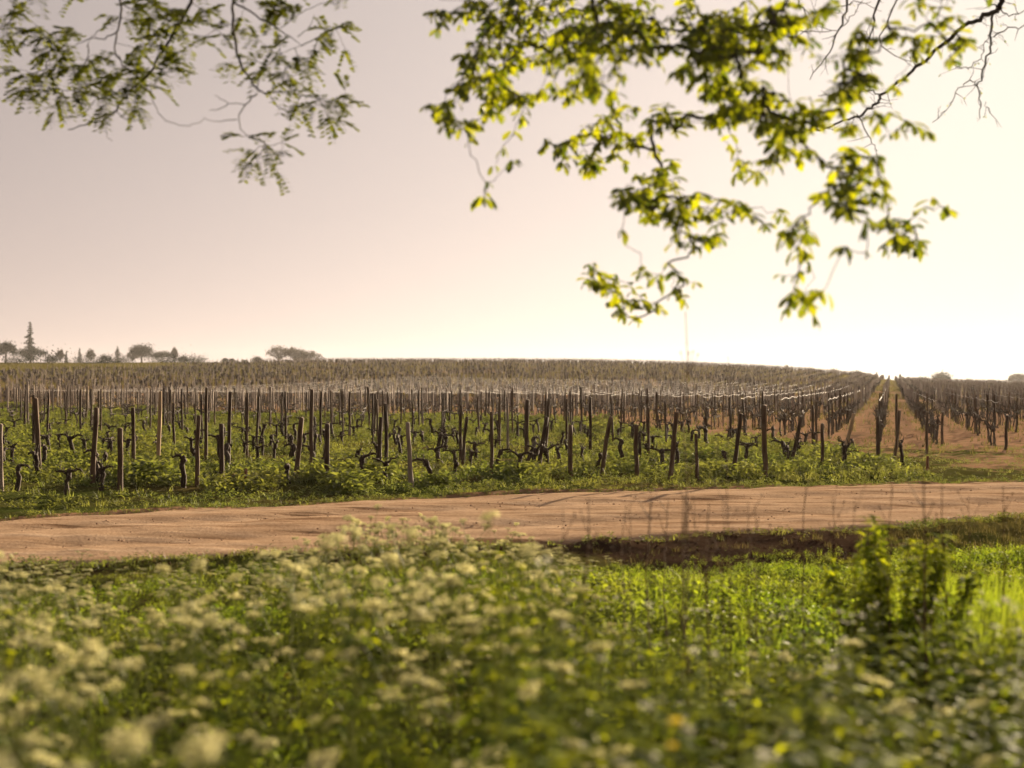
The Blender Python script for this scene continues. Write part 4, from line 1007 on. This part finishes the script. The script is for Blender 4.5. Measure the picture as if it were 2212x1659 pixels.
# ------------------------------------------------------------------ trees on the skyline
def cards(B, C, s, q):
    n = len(C); u = q.normal(0, 1, (n, 3)); u /= np.linalg.norm(u, axis=1)[:, None]; v_ = np.cross(u, q.normal(0, 1, (n, 3))); v_ /= np.linalg.norm(v_, axis=1)[:, None]
    s = np.broadcast_to(s, (n,))[:, None] * q.uniform(.6, 1.3, (n, 1)) / 2
    V = np.stack([C - u * s, C + v_ * s * .8, C + u * s, C - v_ * s * .8], 1).reshape(-1, 3); B.add(V, np.arange(4 * n).reshape(-1, 4))
def far_tree(kind, px, top, wpx, d, label, seed, name='far_tree', group=None, mat=None):
    q = np.random.default_rng(seed); c = at(px, top, d); g = hz(c[0], d) - .3; H = c[2] - g; Wd = wpx / FPX * d / 2
    r = empty(name, (c[0], d, g)); T, L = Big(), Big()
    if kind == 'conifer':
        addtube(T, [(0, 0, 0), (0, 0, H * .5), (.1, 0, H)], [H * .022, H * .014, .03], 6); m = int(9 + H / 2)
        for i in range(m):
            z0 = H * (.14 + .84 * i / (m - 1)); R_ = Wd * (1.02 - .9 * (i / (m - 1)) ** 1.1) * q.uniform(.55, 1.15)
            for j in range(8):
                a = q.uniform(0, 6.28); rr = R_ * q.uniform(.5, 1.1); e = np.array([rr * math.cos(a), rr * math.sin(a), z0 - rr * .18]); addtube(T, [(0, 0, z0), e], [.05, .02], 3)
                t = q.uniform(.1, 1, 30)[:, None]; cards(L, np.array([0, 0, z0]) * (1 - t) + e * t + q.normal(0, R_ * .10 + .06, (30, 3)) * (1, 1, .6), max(.3, H * .03), q)
    elif kind == 'umbrella':
        addtube(T, [(0, 0, 0), (.2, 0, H * .45), (0, 0, H * .75)], [H * .05, H * .04, H * .025], 7)
        for i in range(16):
            a = i * 2.4; rr = Wd * math.sqrt((i + .5) / 16) * .9; addtube(T, [(0.1, 0, H * .45), (rr * .5 * math.cos(a), rr * .5 * math.sin(a), H * .62), (rr * math.cos(a), rr * math.sin(a), H * .78)], [H * .02, H * .012, H * .006], 4)
            hh = H * (1 - .32 * (rr / Wd) ** 2) - H * .22; n = 240
            cards(L, np.array([rr * math.cos(a), rr * math.sin(a), hh]) + q.normal(0, 1, (n, 3)) * (Wd * .13, Wd * .13, H * .095), max(.35, H * .05), q)
    elif kind == 'bare':
        for i in range(34):
            a = q.uniform(0, 6.28); rr = Wd * math.sqrt(q.random()); e = np.array([rr * math.cos(a), rr * math.sin(a), H * (1 - .4 * (rr / Wd) ** 2) * q.uniform(.8, 1)])
            P = wiggle(np.array([0, 0, H * .2]), e, q, 6, .06, -.05); addtube(T, P, np.linspace(H * .018, .03, 6), 4)
            cards(L, e + q.normal(0, 1, (46, 3)) * (Wd * .13, Wd * .13, H * .08), .42, q)
            for _ in range(7):
                b = P[q.integers(2, 6)]; addtube(T, [b, b + q.normal(0, 1, 3) * (Wd * .15, Wd * .15, H * .09)], [.05, .02], 3)
        addtube(T, [(0, 0, 0), (0, 0, H * .25)], [H * .03, H * .025], 6)
    else:
        addtube(T, [(0, 0, 0), (0, 0, H * .3), (0, 0, H * .7)], [H * .05, H * .035, H * .01], 6)
        m = {'round': 26, 'bush': 14, 'spire': 12}[kind]
        for i in range(m):
            if kind == 'spire': z0 = H * (.06 + .9 * i / m); e = np.array([0, 0, z0]) + q.normal(0, Wd * .15, 3); s = Wd * (1.1 - i / m) * .5
            else:
                u = q.normal(0, 1, 3); u /= np.linalg.norm(u); u = u * q.uniform(.3, .85); e = np.array([u[0] * Wd, u[1] * Wd, H * (.58 if kind == 'round' else .5) + u[2] * H * .38]); s = Wd * .26
            if kind == 'round': addtube(T, [(0, 0, H * .3), e], [H * .015, .03], 4)
            n = 150; cards(L, e + q.normal(0, 1, (n, 3)) * (s, s, s * .75 if kind != 'spire' else H * .05), max(.3, H * .05), q)
    T.obj('trunk', M_BARK, r); L.obj('crown', mat or (M_BUDS if kind == 'bare' else M_FARLEAF), r)
    tag(r, label, 'tree' if kind not in ('bush',) else 'bush', group)
FT = [('umbrella', 12, 735, 50, 640, 'open flat-topped tree at the very edge of the skyline, left of the tall conifer', 'skyline_tree'),
 ('conifer', 65, 695, 46, 720, 'tallest ragged conifer on the skyline, rising behind a wide umbrella pine', 'conifer'),
 ('umbrella', 67, 748, 72, 640, 'wide dark umbrella pine at the foot of the tall conifer', 'umbrella_pine'),
 ('bush', 112, 766, 34, 640, 'low bush just right of the wide umbrella pine', 'skyline_bush'), ('bare', 130, 757, 18, 650, 'thin twiggy tree between the umbrella pine and a small cypress', 'twiggy_tree'),
 ('spire', 143, 758, 7, 650, 'tiny narrow cypress standing alone on the skyline', 'cypress'), ('conifer', 172, 752, 15, 650, 'small pointed conifer between the tiny cypress and a thin grey tree', 'conifer'),
 ('bare', 196, 757, 18, 650, 'thin grey tree right of the small pointed conifer', 'twiggy_tree'), ('bush', 225, 766, 30, 640, 'rounded low bush between thin grey tree and broad conifer', 'skyline_bush'),
 ('conifer', 254, 748, 28, 640, 'broad short conifer left of the large rounded tree', 'conifer'), ('bare', 287, 755, 22, 660, 'pale budding tree touching the large rounded tree', 'twiggy_tree'),
 ('round', 306, 738, 44, 640, 'large rounded leafy tree, tallest in the middle of the skyline clump', 'leafy_tree'), ('umbrella', 350, 757, 56, 640, 'second umbrella pine, low and wide beside the large rounded tree', 'umbrella_pine'),
 ('bare', 377, 753, 14, 660, 'faint thin tree behind the second umbrella pine', 'twiggy_tree'), ('bush', 396, 768, 20, 620, 'dark round bush at the end of the skyline clump', 'skyline_bush'),
 ('bush', 35, 772, 60, 630, 'low scrub beneath the wide umbrella pine and the edge tree', 'skyline_bush'), ('bush', 180, 773, 70, 630, 'long low scrub below the small pointed conifer', 'skyline_bush'), ('bush', 270, 773, 60, 625, 'low scrub joining broad conifer and the large rounded tree', 'skyline_bush'), ('bush', 350, 774, 70, 625, 'low scrub under the second umbrella pine', 'skyline_bush'),
 ('bush', 430, 774, 50, 620, 'long low hedge-like bush beyond the dark round one', 'skyline_bush'), ('bush', 70, 794, 170, 300, 'long dark hedge line crossing the pale meadow below the tall conifer', 'field_hedge'), ('bush', 235, 791, 90, 310, 'short hedge line on the meadow below the broad short conifer', 'field_hedge'), ('bush', 375, 787, 110, 330, 'dark hedge line along the ridge below the second umbrella pine', 'field_hedge'),
 ('bush', 486, 772, 12, 600, 'first of two small isolated bushes on the ridge', 'skyline_bush'),
 ('bush', 501, 773, 14, 600, 'second of two small isolated bushes on the ridge', 'skyline_bush'), ('bush', 529, 777, 14, 600, 'tiny bush left of the boxy dark bush', 'skyline_bush'),
 ('bush', 557, 769, 24, 600, 'boxy dark bush just left of the grey budding trees', 'skyline_bush'), ('bare', 603, 749, 56, 560, 'tallest and leftmost of three grey budding trees on the ridge', 'budding_ridge_tree'),
 ('bare', 637, 752, 52, 565, 'middle one of three grey budding trees on the ridge', 'budding_ridge_tree'), ('bare', 668, 757, 56, 560, 'lowest and rightmost of three grey budding trees on the ridge', 'budding_ridge_tree'),
 ('bush', 714, 776, 22, 560, 'small dark bush right of the grey budding trees', 'skyline_bush'), ('bush', 970, 774, 14, 520, 'tiny bush at the crest of the vineyard hill', 'skyline_bush'),
 ('bare', 1700, 792, 22, 620, 'faint pale tree over the falling hill crest, farthest from the dark bush', 'faint_tree'), ('bare', 1750, 796, 34, 600, 'wide faint tree over the falling hill crest', 'faint_tree'),
 ('bare', 1800, 799, 28, 560, 'faint rounded tree next to the dark bush on the falling crest', 'faint_tree'), ('round', 1848, 802, 28, 480, 'dark bush on the falling crest, left of the vanishing vine rows', 'crest_bush'),
 ('spire', 1893, 805, 7, 440, 'small upright bush left of the vanishing point of the rows', 'upright_bush'), ('spire', 1945, 808, 8, 440, 'small upright bush right of the vanishing point of the rows', 'upright_bush'),
 ('bush', 1992, 813, 20, 480, 'small bush between the rows and the dark domed tree', 'crest_bush'), ('round', 2036, 808, 48, 480, 'dark dome-shaped tree standing over the rows at the right', 'domed_tree'),
 ('bush', 2092, 818, 22, 520, 'small low bush right of the domed tree', 'crest_bush'), ('bush', 2140, 821, 26, 560, 'low faint bush on the flat horizon toward the right edge', 'crest_bush'), ('bare', 2200, 808, 44, 520, 'pale leafy tree at the right edge of the horizon', 'edge_tree')]
for i, (kd, px, top, w, d, lab, nm) in enumerate(FT): far_tree(kd, px, top, w, d, lab, 300 + i, nm)

# ------------------------------------------------------------------ air
hb = Big(); x0, x1, y0, y1, z0, z1 = -1600, 1600, -60, 1600, -3.0, 36.0
hb.add([(x0, y0, z0), (x1, y0, z0), (x1, y1, z0), (x0, y1, z0), (x0, y0, z1), (x1, y0, z1), (x1, y1, z1), (x0, y1, z1)], [[0, 3, 2, 1], [4, 5, 6, 7], [0, 1, 5, 4], [1, 2, 6, 5], [2, 3, 7, 6], [3, 0, 4, 7]])
k = Mat('haze_air'); pv_ = k.n('ShaderNodeVolumePrincipled', {'Color': (1.0, .95, .91, 1), 'Density': 0.00009, 'Anisotropy': 0.45})
o_ = k.n('ShaderNodeOutputMaterial', {'Volume': pv_.outputs[0]})
hz_ = hb.obj('haze', k.m); tag(hz_, 'thin golden evening haze over the vineyard', 'haze', None, 'stuff')
